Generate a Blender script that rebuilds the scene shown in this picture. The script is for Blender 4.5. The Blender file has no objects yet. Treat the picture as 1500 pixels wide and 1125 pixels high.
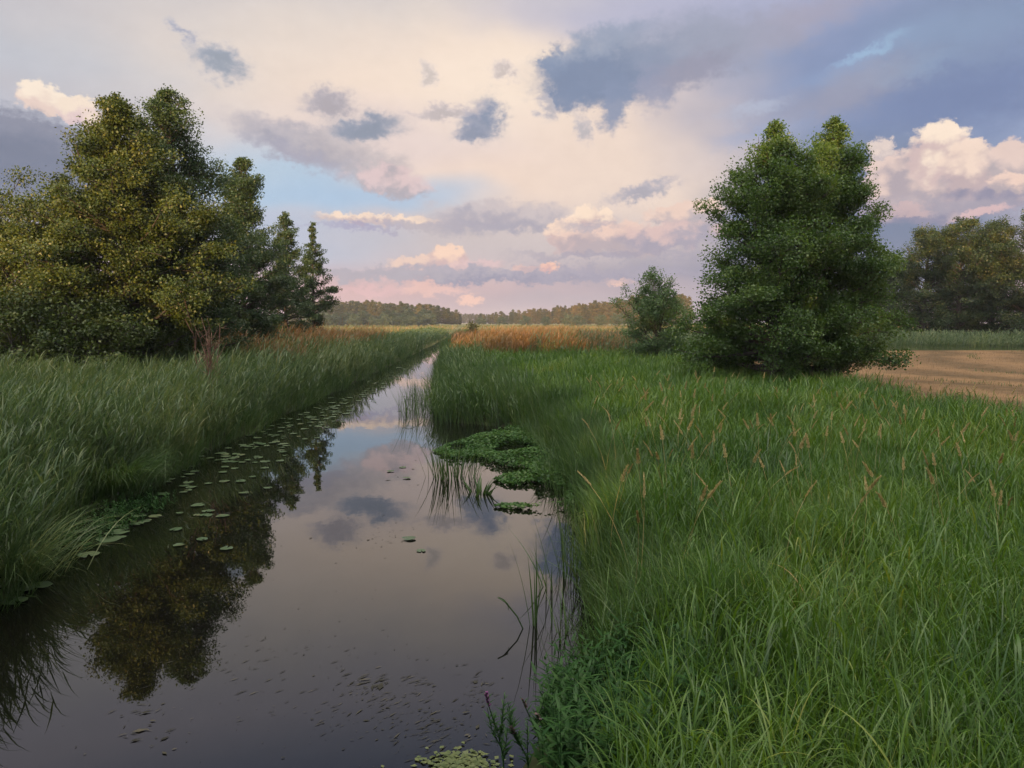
import bpy, math, random
import numpy as np
from mathutils import Vector

random.seed(7)
RNG = np.random.default_rng(7)
R = math.radians
scene = bpy.context.scene
COL = scene.collection

# ---------------------------------------------------------------- camera geometry
CAM_H = 3.2
PITCH = 4.6
F = 1133.0                      # focal length in photograph pixels (1500 wide)
_cp, _sp = math.cos(R(PITCH)), math.sin(R(PITCH))

def pix_dir(px, py):
    a, b = (px - 750) / F, (562.5 - py) / F
    return np.array([a, _cp + b * _sp, -_sp + b * _cp])

def on_plane(px, py, z=0.0):
    """world point where the sight line through a photograph pixel meets height z"""
    d = pix_dir(px, py)
    t = (z - CAM_H) / d[2]
    return np.array([d[0] * t, d[1] * t, z])

def at_depth(px, py, y):
    d = pix_dir(px, py)
    t = y / d[1]
    return np.array([d[0] * t, y, CAM_H + d[2] * t])

# ---------------------------------------------------------------- small helpers
def srgb(r, g, b):
    f = lambda c: (c / 255 / 12.92) if c / 255 <= .04045 else ((c / 255 + .055) / 1.055) ** 2.4
    return (f(r), f(g), f(b), 1.0)

def tag(o, label=None, cat=None, group=None, kind=None):
    if label: o['label'] = label
    if cat: o['category'] = cat
    if group: o['group'] = group
    if kind: o['kind'] = kind
    return o

def empty(name, loc=(0, 0, 0), rz=0.0):
    o = bpy.data.objects.new(name, None)
    o.location = loc
    o.rotation_euler = (0, 0, rz)
    o.empty_display_size = .2
    COL.objects.link(o)
    return o

def make_mesh(name, verts, faces, mat, attrs=None, smooth=False):
    me = bpy.data.meshes.new(name)
    verts = np.ascontiguousarray(verts, dtype=np.float32)
    faces = np.ascontiguousarray(faces, dtype=np.int32)
    n, m, k = len(verts), len(faces), faces.shape[1]
    me.vertices.add(n)
    me.vertices.foreach_set('co', verts.ravel())
    me.loops.add(m * k)
    me.loops.foreach_set('vertex_index', faces.ravel())
    me.polygons.add(m)
    me.polygons.foreach_set('loop_start', np.arange(0, m * k, k, dtype=np.int32))
    if smooth:
        me.polygons.foreach_set('use_smooth', np.ones(m, dtype=bool))
    for an, av in (attrs or {}).items():
        a = me.attributes.new(an, 'FLOAT', 'POINT')
        a.data.foreach_set('value', np.ascontiguousarray(av, dtype=np.float32))
    me.update(calc_edges=True)
    if mat: me.materials.append(mat)
    return me

def link(name, me, parent=None, loc=None):
    o = bpy.data.objects.new(name, me)
    COL.objects.link(o)
    if parent: o.parent = parent
    if loc is not None: o.location = loc
    return o

class Soup:
    """collects quads with a per-vertex random value"""
    def __init__(s): s.v, s.f, s.r, s.n = [], [], [], 0
    def add(s, v, f, r):
        if len(v) == 0: return
        s.v.append(v); s.f.append(f + s.n); s.r.append(r); s.n += len(v)
    def mesh(s, name, mat, smooth=False):
        return make_mesh(name, np.concatenate(s.v), np.concatenate(s.f), mat, {'rnd': np.concatenate(s.r)}, smooth)

def noise2(x, y, scale, seed, octs=3):
    """smooth pseudo noise, about -1..1"""
    g = np.random.default_rng(seed)
    out = np.zeros_like(x, dtype=float)
    amp = 1.0
    for o in range(octs):
        for k in range(4):
            a = g.uniform(0, 2 * np.pi); p = g.uniform(0, 6.28); s = scale * 2 ** o * g.uniform(.7, 1.4)
            out += amp * .5 * np.sin((x * np.cos(a) + y * np.sin(a)) * s + p)
        amp *= .5
    return np.clip(out / 1.4, -1.3, 1.3)

def ribbons(base, az, length, lean, bend, width, K=5, rnd=None, face=None, fold=0.0, power=1.4, taper=2.0):
    """vectorised grass blades; returns verts, faces, rnd, centre line (N,K+1,3)"""
    N = len(base)
    t = np.linspace(0, 1, K + 1)
    th = lean[:, None] + bend[:, None] * ((t[None, :-1] + t[None, 1:]) * .5) ** power
    step = (length / K)[:, None]
    dx = np.sin(th) * np.cos(az)[:, None] * step
    dy = np.sin(th) * np.sin(az)[:, None] * step
    dz = np.cos(th) * step
    c = np.zeros((N, K + 1, 3))
    c[:, 0] = base
    c[:, 1:, 0] = base[:, None, 0] + np.cumsum(dx, 1)
    c[:, 1:, 1] = base[:, None, 1] + np.cumsum(dy, 1)
    c[:, 1:, 2] = base[:, None, 2] + np.cumsum(dz, 1)
    fa = az + np.pi / 2 if face is None else face
    w = width[:, None] * .5 * np.minimum(1, .45 + 3 * t)[None] * np.maximum(.06, 1 - t ** taper)[None]
    side = np.stack([np.cos(fa), np.sin(fa), np.zeros(N)], 1)
    off = side[:, None, :] * w[:, :, None]
    v = np.stack([c - off, c + off], 2)          # N,K+1,2,3
    idx = np.arange(N)[:, None] * (2 * (K + 1)) + np.arange(K)[None] * 2
    f = np.stack([idx, idx + 1, idx + 3, idx + 2], -1).reshape(-1, 4)
    if rnd is None: rnd = RNG.random(N)
    r = np.repeat(rnd, 2 * (K + 1))
    return v.reshape(-1, 3), f, r, c

def leaves(c, axis, nrm, length, asp, rnd=None, fold=.18):
    """one folded rhombus per leaf"""
    N = len(c)
    axis = axis / (np.linalg.norm(axis, axis=1, keepdims=True) + 1e-9)
    b = np.cross(nrm, axis); b /= (np.linalg.norm(b, axis=1, keepdims=True) + 1e-9)
    n = np.cross(axis, b)
    L = length[:, None]
    W = L * (asp[:, None] if isinstance(asp, np.ndarray) else asp) * .5
    v = np.stack([c - axis * L * .5, c + b * W + n * W * fold - axis * L * .06, c + axis * L * .5, c - b * W + n * W * fold - axis * L * .06], 1)
    f = np.arange(N * 4).reshape(N, 4)
    if rnd is None: rnd = RNG.random(N)
    return v.reshape(-1, 3), f, np.repeat(rnd, 4)

def tubes(lines, sides=6):
    """lines: list of (pts (n,3), radii (n,)) -> verts, faces"""
    V, Fc, n0 = [], [], 0
    ang = np.linspace(0, 2 * np.pi, sides, endpoint=False)
    ca, sa = np.cos(ang), np.sin(ang)
    for p, r in lines:
        p = np.asarray(p, float); n = len(p)
        d = np.gradient(p, axis=0); d /= (np.linalg.norm(d, axis=1, keepdims=True) + 1e-9)
        ref = np.where(np.abs(d[:, 2:3]) > .9, np.array([[1., 0, 0]]), np.array([[0, 0, 1.]]))
        u = np.cross(d, ref); u /= (np.linalg.norm(u, axis=1, keepdims=True) + 1e-9)
        w = np.cross(d, u)
        ring = p[:, None] + (u[:, None] * ca[None, :, None] + w[:, None] * sa[None, :, None]) * np.asarray(r)[:, None, None]
        V.append(ring.reshape(-1, 3))
        i = np.arange(n - 1)[:, None] * sides + np.arange(sides)[None]
        j = np.arange(n - 1)[:, None] * sides + (np.arange(sides)[None] + 1) % sides
        Fc.append(np.stack([i, j, j + sides, i + sides], -1).reshape(-1, 4) + n0)
        n0 += n * sides
    return np.concatenate(V), np.concatenate(Fc)

# ---------------------------------------------------------------- materials
def nt(mat):
    mat.use_nodes = True
    t = mat.node_tree
    t.nodes.clear()
    return t, t.nodes, t.links

def leaf_mat(name, cols, trans=.35, patch=.35, patch_scale=.6, gloss=.03, rough=.45, tcol=1.15, objvar=0.0):
    """foliage: colour per leaf from its random value, patchy hue over the plant, light passes through"""
    m = bpy.data.materials.new(name)
    t, N, L = nt(m)
    out = N.new('ShaderNodeOutputMaterial')
    at = N.new('ShaderNodeAttribute'); at.attribute_name = 'rnd'
    geo = N.new('ShaderNodeNewGeometry')
    no = N.new('ShaderNodeTexNoise'); no.inputs['Scale'].default_value = patch_scale; no.inputs['Detail'].default_value = 3
    L.new(geo.outputs['Position'], no.inputs['Vector'])
    mx = N.new('ShaderNodeMath'); mx.operation = 'MULTIPLY_ADD'
    mp = N.new('ShaderNodeMapRange'); mp.inputs[1].default_value = .3; mp.inputs[2].default_value = .7
    L.new(no.outputs[0], mp.inputs[0])
    mix = N.new('ShaderNodeMix'); mix.data_type = 'FLOAT'; mix.inputs[0].default_value = patch
    L.new(at.outputs['Fac'], mix.inputs[2]); L.new(mp.outputs[0], mix.inputs[3])
    ramp = N.new('ShaderNodeValToRGB')
    el = ramp.color_ramp.elements
    while len(el) < len(cols): el.new(.5)
    for i, (p, c) in enumerate(cols):
        el[i].position = p; el[i].color = (*c, 1)
    if objvar:
        oi = N.new('ShaderNodeObjectInfo'); om = N.new('ShaderNodeMath'); om.operation = 'MULTIPLY_ADD'; om.use_clamp = True
        om.inputs[1].default_value = objvar; L.new(oi.outputs['Random'], om.inputs[0])
        o2 = N.new('ShaderNodeMath'); o2.operation = 'SUBTRACT'; o2.inputs[1].default_value = objvar * .5
        L.new(mix.outputs[0], o2.inputs[0]); L.new(o2.outputs[0], om.inputs[2]); L.new(om.outputs[0], ramp.inputs[0])
    else:
        L.new(mix.outputs[0], ramp.inputs[0])
    df = N.new('ShaderNodeBsdfDiffuse'); tr = N.new('ShaderNodeBsdfTranslucent')
    hs = N.new('ShaderNodeHueSaturation'); hs.inputs['Hue'].default_value = .485; hs.inputs['Saturation'].default_value = 1.1; hs.inputs['Value'].default_value = tcol
    L.new(ramp.outputs[0], df.inputs[0]); L.new(ramp.outputs[0], hs.inputs['Color']); L.new(hs.outputs[0], tr.inputs[0])
    a = N.new('ShaderNodeMixShader'); a.inputs[0].default_value = trans
    L.new(df.outputs[0], a.inputs[1]); L.new(tr.outputs[0], a.inputs[2])
    gl = N.new('ShaderNodeBsdfGlossy'); gl.inputs['Roughness'].default_value = rough
    b = N.new('ShaderNodeMixShader'); b.inputs[0].default_value = gloss
    L.new(a.outputs[0], b.inputs[1]); L.new(gl.outputs[0], b.inputs[2])
    L.new(b.outputs[0], out.inputs[0])
    return m

def bark_mat(name, c1, c2, scale=6):
    m = bpy.data.materials.new(name)
    t, N, L = nt(m)
    out = N.new('ShaderNodeOutputMaterial'); bs = N.new('ShaderNodeBsdfPrincipled')
    tc = N.new('ShaderNodeTexCoord'); mp = N.new('ShaderNodeMapping'); mp.inputs['Scale'].default_value = (1, 1, .25)
    no = N.new('ShaderNodeTexNoise'); no.inputs['Scale'].default_value = scale; no.inputs['Detail'].default_value = 6
    ra = N.new('ShaderNodeValToRGB'); ra.color_ramp.elements[0].position = .35; ra.color_ramp.elements[1].position = .7
    ra.color_ramp.elements[0].color = (*c1, 1); ra.color_ramp.elements[1].color = (*c2, 1)
    bu = N.new('ShaderNodeBump'); bu.inputs['Strength'].default_value = .6; bu.inputs['Distance'].default_value = .03
    L.new(tc.outputs['Object'], mp.inputs[0]); L.new(mp.outputs[0], no.inputs['Vector']); L.new(no.outputs[0], ra.inputs[0])
    L.new(ra.outputs[0], bs.inputs['Base Color']); L.new(no.outputs[0], bu.inputs['Height']); L.new(bu.outputs[0], bs.inputs['Normal'])
    bs.inputs['Roughness'].default_value = .9
    L.new(bs.outputs[0], out.inputs[0])
    return m

M = {}
M['alder'] = leaf_mat('alder_leaves', [(0, (.022, .044, .010)), (.5, (.058, .086, .014)), (1, (.125, .130, .020))], .2, tcol=.95)
M['alder_dark'] = leaf_mat('dark_alder_leaves', [(0, (.022, .046, .016)), (.5, (.044, .080, .024)), (1, (.085, .125, .034))], .32)
M['green'] = leaf_mat('fresh_green_leaves', [(0, (.026, .064, .014)), (.5, (.064, .125, .022)), (1, (.130, .190, .036))], .4)
M['bush'] = leaf_mat('bush_leaves', [(0, (.045, .095, .030)), (.5, (.085, .155, .048)), (1, (.14, .21, .07))], .42)
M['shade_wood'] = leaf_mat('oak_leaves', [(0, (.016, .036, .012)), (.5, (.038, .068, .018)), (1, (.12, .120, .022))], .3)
M['far_wood'] = leaf_mat('far_wood_leaves', [(0, (.026, .045, .018)), (.5, (.060, .075, .022)), (1, (.13, .105, .028))], .25, patch=.3, patch_scale=.08, objvar=.6)
M['sunlit_wood'] = leaf_mat('sunlit_wood_leaves', [(0, (.034, .050, .016)), (.5, (.080, .078, .020)), (1, (.15, .105, .026))], .25, patch=.3, patch_scale=.08, objvar=.6)  # far wood leaves with golden sunlight put into their colour
M['mid_wood'] = leaf_mat('mid_wood_leaves', [(0, (.018, .042, .020)), (.5, (.030, .062, .028)), (1, (.060, .085, .032))], .25, objvar=.5)
M['far_bush'] = leaf_mat('willow_leaves', [(0, (.035, .065, .035)), (.5, (.055, .09, .045)), (1, (.10, .12, .05))], .3, objvar=.5)
M['yellow_bush'] = leaf_mat('yellow_willow_leaves', [(0, (.07, .075, .014)), (1, (.14, .12, .02))], .3)
M['meadow'] = leaf_mat('meadow_grass_blades', [(0, (.020, .054, .012)), (.35, (.052, .122, .016)), (.75, (.106, .190, .024)), (.94, (.19, .22, .04)), (1, (.30, .23, .08))], .4, patch=.35, patch_scale=.5)
M['sedge'] = leaf_mat('sedge_blades', [(0, (.022, .050, .014)), (.5, (.052, .105, .024)), (1, (.12, .16, .042))], .35, patch=.4, patch_scale=.7)
M['reed'] = leaf_mat('reed_leaves', [(0, (.022, .050, .017)), (.45, (.066, .114, .036)), (.8, (.132, .170, .056)), (.95, (.19, .20, .07)), (1, (.27, .21, .09))], .38, patch=.3, patch_scale=.35)
M['dry_reed'] = leaf_mat('sun_tinted_dry_reed', [(0, (.055, .075, .020)), (.35, (.15, .095, .028)), (.8, (.245, .125, .036)), (1, (.29, .18, .06))], .35, patch=.4, patch_scale=.25)  # dry reddish reed with orange evening sunlight worked into its colour
M['straw'] = leaf_mat('straw_seed', [(0, (.24, .20, .075)), (.6, (.40, .33, .125)), (1, (.52, .44, .20))], .3)
M['stubble'] = leaf_mat('stubble_straw', [(0, (.11, .075, .035)), (1, (.28, .18, .085))], .2)
M['dry_field'] = leaf_mat('dry_meadow_grass', [(0, (.09, .085, .028)), (.5, (.17, .125, .04)), (1, (.24, .15, .06))], .3, patch=.6, patch_scale=.03)
M['mid_field'] = leaf_mat('far_meadow_grass', [(0, (.045, .075, .020)), (.5, (.08, .11, .028)), (1, (.14, .14, .045))], .35, patch=.6, patch_scale=.04)
M['cress'] = leaf_mat('watercress_leaves', [(0, (.022, .060, .016)), (.6, (.044, .105, .022)), (1, (.08, .14, .030))], .3, gloss=.02)
M['herb'] = leaf_mat('herb_leaves', [(0, (.016, .050, .014)), (.6, (.032, .082, .020)), (1, (.065, .12, .030))], .3, gloss=.01)
M['pad'] = leaf_mat('lily_pad_green', [(0, (.040, .070, .030)), (.7, (.062, .092, .044)), (1, (.11, .10, .042))], .05, patch=.3, patch_scale=3, gloss=.12, rough=.25)
M['debris'] = leaf_mat('floating_leaf_bits', [(0, (.012, .012, .008)), (.7, (.03, .03, .018)), (1, (.10, .09, .055))], .05)
M['algae'] = leaf_mat('algae_green', [(0, (.05, .075, .025)), (1, (.12, .14, .05))], .1)
M['flower'] = leaf_mat('magenta_petals', [(0, (.12, .03, .10)), (1, (.26, .08, .22))], .3)
M['dark_bud'] = leaf_mat('dark_spike_buds', [(0, (.04, .03, .025)), (1, (.12, .07, .07))], .1)
M['bark'] = bark_mat('alder_bark', (.030, .024, .018), (.075, .062, .046))
M['redtwig'] = bark_mat('red_brown_twigs', (.10, .050, .030), (.18, .090, .052), 20)

# ---------------------------------------------------------------- sky and light
SUN_EL, SUN_BACK = 4.0, 12.0      # degrees; the sun stands behind and to the left of the viewpoint
to_sun = Vector((-math.sin(R(SUN_BACK)) * math.cos(R(SUN_EL)), -math.cos(R(SUN_BACK)) * math.cos(R(SUN_EL)), math.sin(R(SUN_EL))))
sd = bpy.data.lights.new('sun', 'SUN')
sd.energy = 5.0; sd.angle = R(.5); sd.color = (1.0, .60, .28)
so = bpy.data.objects.new('sun', sd); COL.objects.link(so)
so.rotation_euler = (-to_sun).to_track_quat('-Z', 'Y').to_euler()

world = bpy.data.worlds.new('World'); scene.world = world; world.use_nodes = True
wt = world.node_tree; WN, WL = wt.nodes, wt.links
WN.clear()
w_out = WN.new('ShaderNodeOutputWorld')
sky = WN.new('ShaderNodeTexSky'); sky.sky_type = 'NISHITA'; sky.sun_disc = False
sky.sun_elevation = R(SUN_EL)
sky.sun_rotation = math.atan2(to_sun.x, to_sun.y)
sky.air_density = 1.0; sky.dust_density = 1.5; sky.ozone_density = 1.5
bg_sky = WN.new('ShaderNodeBackground'); bg_sky.inputs['Strength'].default_value = .15
WL.new(sky.outputs[0], bg_sky.inputs[0])

def wmath(op, a, b=None, c=None):
    n = WN.new('ShaderNodeMath'); n.operation = op
    for i, x in enumerate((a, b, c)):
        if x is None: continue
        if isinstance(x, (int, float)): n.inputs[i].default_value = x
        else: WL.new(x, n.inputs[i])
    return n.outputs[0]

def wvec(op, a, b=None):
    n = WN.new('ShaderNodeVectorMath'); n.operation = op
    for i, x in enumerate((a, b)):
        if x is None: continue
        if isinstance(x, tuple): n.inputs[i].default_value = x
        elif isinstance(x, (int, float)): n.inputs['Scale'].default_value = x
        else: WL.new(x, n.inputs[i])
    return n.outputs['Value'] if op == 'LENGTH' else n.outputs['Vector']

tc = WN.new('ShaderNodeTexCoord')
sx = WN.new('ShaderNodeSeparateXYZ'); WL.new(tc.outputs['Generated'], sx.inputs[0])
AZ = wmath('MULTIPLY', wmath('ARCTAN2', sx.outputs[0], sx.outputs[1]), 57.29578)
EL = wmath('MULTIPLY', wmath('ARCSINE', sx.outputs[2]), 57.29578)
cb = WN.new('ShaderNodeCombineXYZ'); WL.new(AZ, cb.inputs[0]); WL.new(EL, cb.inputs[1])
P0 = cb.outputs[0]                                        # (azimuth, elevation) in degrees
def wnoise(scale, detail, rough, squash=1.7, off=0.0):
    mp = WN.new('ShaderNodeMapping'); mp.inputs['Scale'].default_value = (scale, scale * squash, 1); mp.inputs['Location'].default_value = (off, off * .7, off)
    WL.new(P0, mp.inputs[0])
    n = WN.new('ShaderNodeTexNoise'); n.noise_dimensions = '3D'; n.inputs['Scale'].default_value = 1
    n.inputs['Detail'].default_value = detail; n.inputs['Roughness'].default_value = rough
    WL.new(mp.outputs[0], n.inputs['Vector'])
    return n
nA = wnoise(.13, 2, .5)
nB = wnoise(.55, 7, .62, 1.5, 11)
offA = wvec('MULTIPLY', wvec('SUBTRACT', nA.outputs['Color'], (.5, .5, .5)), (7.0, 3.6, 0))
nC = wnoise(1.7, 8, .65, 1.2, 31)
offC = wvec('MULTIPLY', wvec('SUBTRACT', nC.outputs['Color'], (.5, .5, .5)), (1.7, 1.4, 0))
offB = wvec('ADD', wvec('MULTIPLY', wvec('SUBTRACT', nB.outputs['Color'], (.5, .5, .5)), (3.6, 2.4, 0)), offC)
def wvor(scale, off):
    mp = WN.new('ShaderNodeMapping'); mp.inputs['Scale'].default_value = (scale, scale * 1.25, 1); mp.inputs['Location'].default_value = (off, off, 0)
    WL.new(wvec('ADD', P0, wvec('SCALE', offC, .55)), mp.inputs[0])
    v = WN.new('ShaderNodeTexVoronoi'); v.voronoi_dimensions = '2D'; v.feature = 'SMOOTH_F1'; v.inputs['Smoothness'].default_value = .25; v.inputs['Scale'].default_value = 1
    WL.new(mp.outputs[0], v.inputs['Vector'])
    return v.outputs['Distance']
PUFF = wmath('ADD', wmath('MULTIPLY', wvor(.42, 3.0), .62), wmath('MULTIPLY', wvor(1.15, 9.0), .38))   # round billows: small on a billow, large in the creases
PUFF = wmath('SUBTRACT', PUFF, .42)
P_SOFT = wvec('ADD', P0, offA)
P_SHARP = wvec('ADD', P0, offB)
half = wvec('MULTIPLY', offA, (.45, .45, 0))
P_MID = wvec('ADD', wvec('ADD', P0, half), offB)
P_FINE = wvec('ADD', P0, offC)
BUMP = wmath('SUBTRACT', nB.outputs['Fac'], .5)

def azel(px, py):
    d = pix_dir(px, py)
    return math.degrees(math.atan2(d[0], d[1])), math.degrees(math.atan2(d[2], math.hypot(d[0], d[1])))

cur = [None]
def paint(cx, cy, rx, ry, rgb, a=1.0, soft=.5, rot=0, warp='sharp', low=None, puff=0.0):
    """one cloud: an ellipse of the sky round the direction of (cx, cy); low = colour of its shaded underside"""
    az0, el0 = azel(cx, cy)
    kx = (azel(cx + 20, cy)[0] - azel(cx - 20, cy)[0]) / 40
    ky = (azel(cx, cy - 20)[1] - azel(cx, cy + 20)[1]) / 40
    mp = WN.new('ShaderNodeMapping'); mp.vector_type = 'TEXTURE'
    mp.inputs['Location'].default_value = (az0, el0, 0)
    mp.inputs['Rotation'].default_value = (0, 0, R(rot))
    mp.inputs['Scale'].default_value = (rx * kx, ry * ky, 1)
    # a vanishing link to the cloud before makes the clouds compile one after another
    sq = WN.new('ShaderNodeVectorMath'); sq.operation = 'MULTIPLY_ADD'; sq.inputs[1].default_value = (1e-9, 1e-9, 1e-9)
    WL.new(cur[0], sq.inputs[0])
    WL.new({'sharp': P_SHARP, 'soft': P_SOFT, 'mid': P_MID, 'none': P0, 'fine': P_FINE}[warp], sq.inputs[2])
    WL.new(sq.outputs[0], mp.inputs[0])
    ln = wvec('LENGTH', mp.outputs[0])
    if puff: ln = wmath('MULTIPLY_ADD', PUFF, puff, ln)
    mr = WN.new('ShaderNodeMapRange'); mr.interpolation_type = 'SMOOTHSTEP'
    mr.inputs['From Min'].default_value = 1 + soft; mr.inputs['From Max'].default_value = max(0, 1 - soft)
    mr.inputs['To Min'].default_value = 0; mr.inputs['To Max'].default_value = a
    WL.new(ln, mr.inputs['Value'])
    src = None
    if low is not None:
        s = WN.new('ShaderNodeSeparateXYZ'); WL.new(mp.outputs[0], s.inputs[0])
        y = wmath('MULTIPLY_ADD', BUMP, 1.6, s.outputs[1])
        if puff: y = wmath('MULTIPLY_ADD', PUFF, -2.6, y)
        q = WN.new('ShaderNodeMapRange'); q.interpolation_type = 'SMOOTHSTEP'
        q.inputs['From Min'].default_value = -.7; q.inputs['From Max'].default_value = .6
        WL.new(y, q.inputs['Value'])
        cm = WN.new('ShaderNodeMix'); cm.data_type = 'RGBA'
        cm.inputs['A'].default_value = srgb(*low); cm.inputs['B'].default_value = srgb(*rgb)
        WL.new(q.outputs[0], cm.inputs['Factor'])
        src = cm.outputs['Result']
    # (each node is made after the ones it reads, so the shader compiler keeps few values alive)
    mix = WN.new('ShaderNodeMix'); mix.data_type = 'RGBA'
    WL.new(mr.outputs[0], mix.inputs['Factor'])
    WL.new(cur[0], mix.inputs['A'])
    if src is None: mix.inputs['B'].default_value = srgb(*rgb)
    else: WL.new(src, mix.inputs['B'])
    cur[0] = mix.outputs['Result']

# the clear gradient under the clouds, from the pink horizon belt up to grey lavender
el60 = wmath('DIVIDE', EL, 60.0)
gr = WN.new('ShaderNodeValToRGB')
WL.new(el60, gr.inputs[0])
ce = gr.color_ramp.elements
stops = [(0.0, (196, 168, 182)), (.05, (204, 182, 186)), (.11, (196, 191, 204)), (.19, (190, 198, 216)), (.30, (196, 192, 204)), (.44, (198, 194, 208)), (.49, (166, 172, 196)), (.55, (112, 130, 170)), (.66, (116, 134, 174)), (1.0, (226, 214, 206))]
while len(ce) < len(stops): ce.new(.5)
for e, (p, c) in zip(ce, stops): e.position = p; e.color = srgb(*c)
cur[0] = gr.outputs[0]
CLEAR = gr.outputs[0]
#SKY_BEGIN
def scrap(cx, cy, rx, ry, rgb, rim, rot=0, a=.95):
    """a small torn cloud: pale ragged rim, darker heart"""
    paint(cx, cy, rx * 1.15, ry * 1.2, rim, .55, .75, rot, 'sharp')
    paint(cx, cy, rx, ry, rgb, a * .92, .6, rot, 'sharp')
    paint(cx + rx * .1, cy + ry * .15, rx * .6, ry * .6, tuple(c - d for c, d in zip(rgb, (2, 4, 9))), .7, .8, rot, 'sharp')
# broad veils
for a in [
    (110, 60, 330, 150, (190, 190, 199), .9, .7),
    (150, 85, 150, 40, (163, 185, 210), .6, .8, -8),
    (560, 50, 460, 110, (210, 204, 203), .9, .7),
    (640, 130, 380, 120, (240, 223, 209), .9, .7),
    (760, 220, 330, 140, (242, 218, 202), .95, .6),
    (740, 130, 170, 70, (251, 232, 214), .8, .8),
    (960, 250, 170, 150, (238, 217, 203), .9, .5),
    (560, 200, 190, 50, (226, 210, 210), .6, .7),
    (1330, 80, 340, 200, (134, 150, 185), .95, .5),
    (1010, 10, 260, 50, (178, 181, 207), .8, .7),
    (1240, 340, 220, 130, (120, 133, 159), .95, .4),
    (1040, 415, 260, 50, (154, 153, 171), .9, .6),
    (400, 262, 130, 60, (180, 202, 222), .92, .7),
    (540, 288, 150, 26, (174, 198, 223), .9, .7),
    (470, 352, 150, 34, (181, 196, 219), .9, .6),
    (640, 432, 260, 26, (218, 183, 181), .9, .7),
    (850, 438, 220, 26, (186, 174, 181), .9, .7),
    (720, 355, 240, 44, (204, 193, 193), .8, .7),
]: paint(*a[:5], a=a[5], soft=a[6], rot=a[7] if len(a) > 7 else 0, warp='soft')
# pale light streaks in the slate blue on the right
paint(1330, 66, 150, 22, (153, 175, 208), .6, .9, 8, 'soft')
paint(1280, 72, 46, 9, (163, 193, 222), .8, .8, 22, 'sharp')
paint(1330, 100, 60, 14, (150, 179, 212), .6, .8, 12, 'sharp')
paint(1110, 158, 42, 10, (183, 191, 211), .7, .8, 12, 'sharp')
paint(1120, 195, 60, 14, (157, 171, 202), .5, .9, 8, 'mid')
paint(1240, 135, 110, 30, (160, 160, 177), .7, .7, 12, 'mid')
paint(1130, 40, 150, 26, (170, 165, 181), .75, .8, 12, 'mid')
paint(1420, 40, 120, 60, (134, 150, 175), .5, .9, 5, 'mid')
paint(1420, 140, 150, 40, (114, 129, 167), .6, .8, 5, 'mid')
# left bank with its bright rim
paint(72, 148, 52, 22, (250, 233, 215), 1, .14, -10, 'fine', (232, 209, 199), .75)
paint(118, 164, 34, 22, (246, 227, 209), 1, .14, -10, 'fine', (226, 202, 202), .75)
paint(38, 222, 170, 56, (143, 146, 163), .96, .22, -14, 'sharp', (128, 133, 153))
paint(60, 262, 190, 60, (126, 133, 153), .9, .45, -6, 'mid')
# small grey scraps
scrap(320, 90, 36, 20, (156, 165, 181), (190, 190, 199), -18)
scrap(265, 46, 18, 8, (172, 175, 195), (194, 194, 201), -20, .6)
scrap(482, 150, 34, 17, (178, 173, 183), (210, 200, 199), 5)
paint(430, 208, 84, 24, (186, 181, 189), .9, .5, -16, 'sharp', (162, 162, 177))
paint(450, 232, 70, 14, (174, 171, 185), .8, .6, -16, 'sharp')
scrap(532, 188, 50, 16, (145, 155, 175), (196, 191, 193), 4)
paint(520, 228, 80, 20, (196, 187, 189), .8, .55, -14, 'sharp', (184, 177, 183))
paint(572, 266, 54, 22, (224, 200, 200), .9, .3, -8, 'sharp', (182, 174, 181), .5)
scrap(708, 172, 26, 24, (134, 148, 175), (204, 197, 197), 30)
scrap(650, 163, 44, 9, (194, 186, 189), (222, 206, 206), 6, .8)
scrap(690, 190, 24, 10, (145, 154, 177), (198, 191, 193), 20, .8)
scrap(738, 104, 14, 10, (204, 194, 193), (228, 212, 210), 0, .6)
scrap(625, 108, 12, 12, (208, 199, 197), (228, 214, 212), 0, .5)
# the big torn slate cloud
paint(970, 80, 150, 44, (158, 164, 183), .9, .6, 8, 'mid')
paint(890, 105, 100, 40, (143, 154, 177), .9, .4, 8, 'sharp')
paint(868, 112, 70, 36, (132, 145, 171), .9, .4, -8, 'sharp')
paint(815, 92, 18, 26, (137, 150, 175), .95, .4, 10, 'sharp')
paint(832, 135, 34, 30, (132, 145, 171), .95, .4, 0, 'sharp')
paint(900, 150, 22, 38, (139, 151, 177), .92, .45, -14, 'sharp')
paint(958, 128, 30, 34, (151, 156, 179), .85, .5, -10, 'sharp')
paint(880, 60, 70, 18, (153, 164, 185), .8, .6, 14, 'sharp')
paint(1020, 102, 52, 22, (154, 154, 173), .85, .55, 10, 'sharp')
scrap(853, 186, 12, 16, (188, 185, 193), (220, 206, 203), 0, .7)
scrap(800, 155, 10, 16, (184, 182, 193), (220, 208, 205), 0, .6)
scrap(940, 281, 46, 10, (176, 174, 187), (210, 198, 197), 14)
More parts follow.
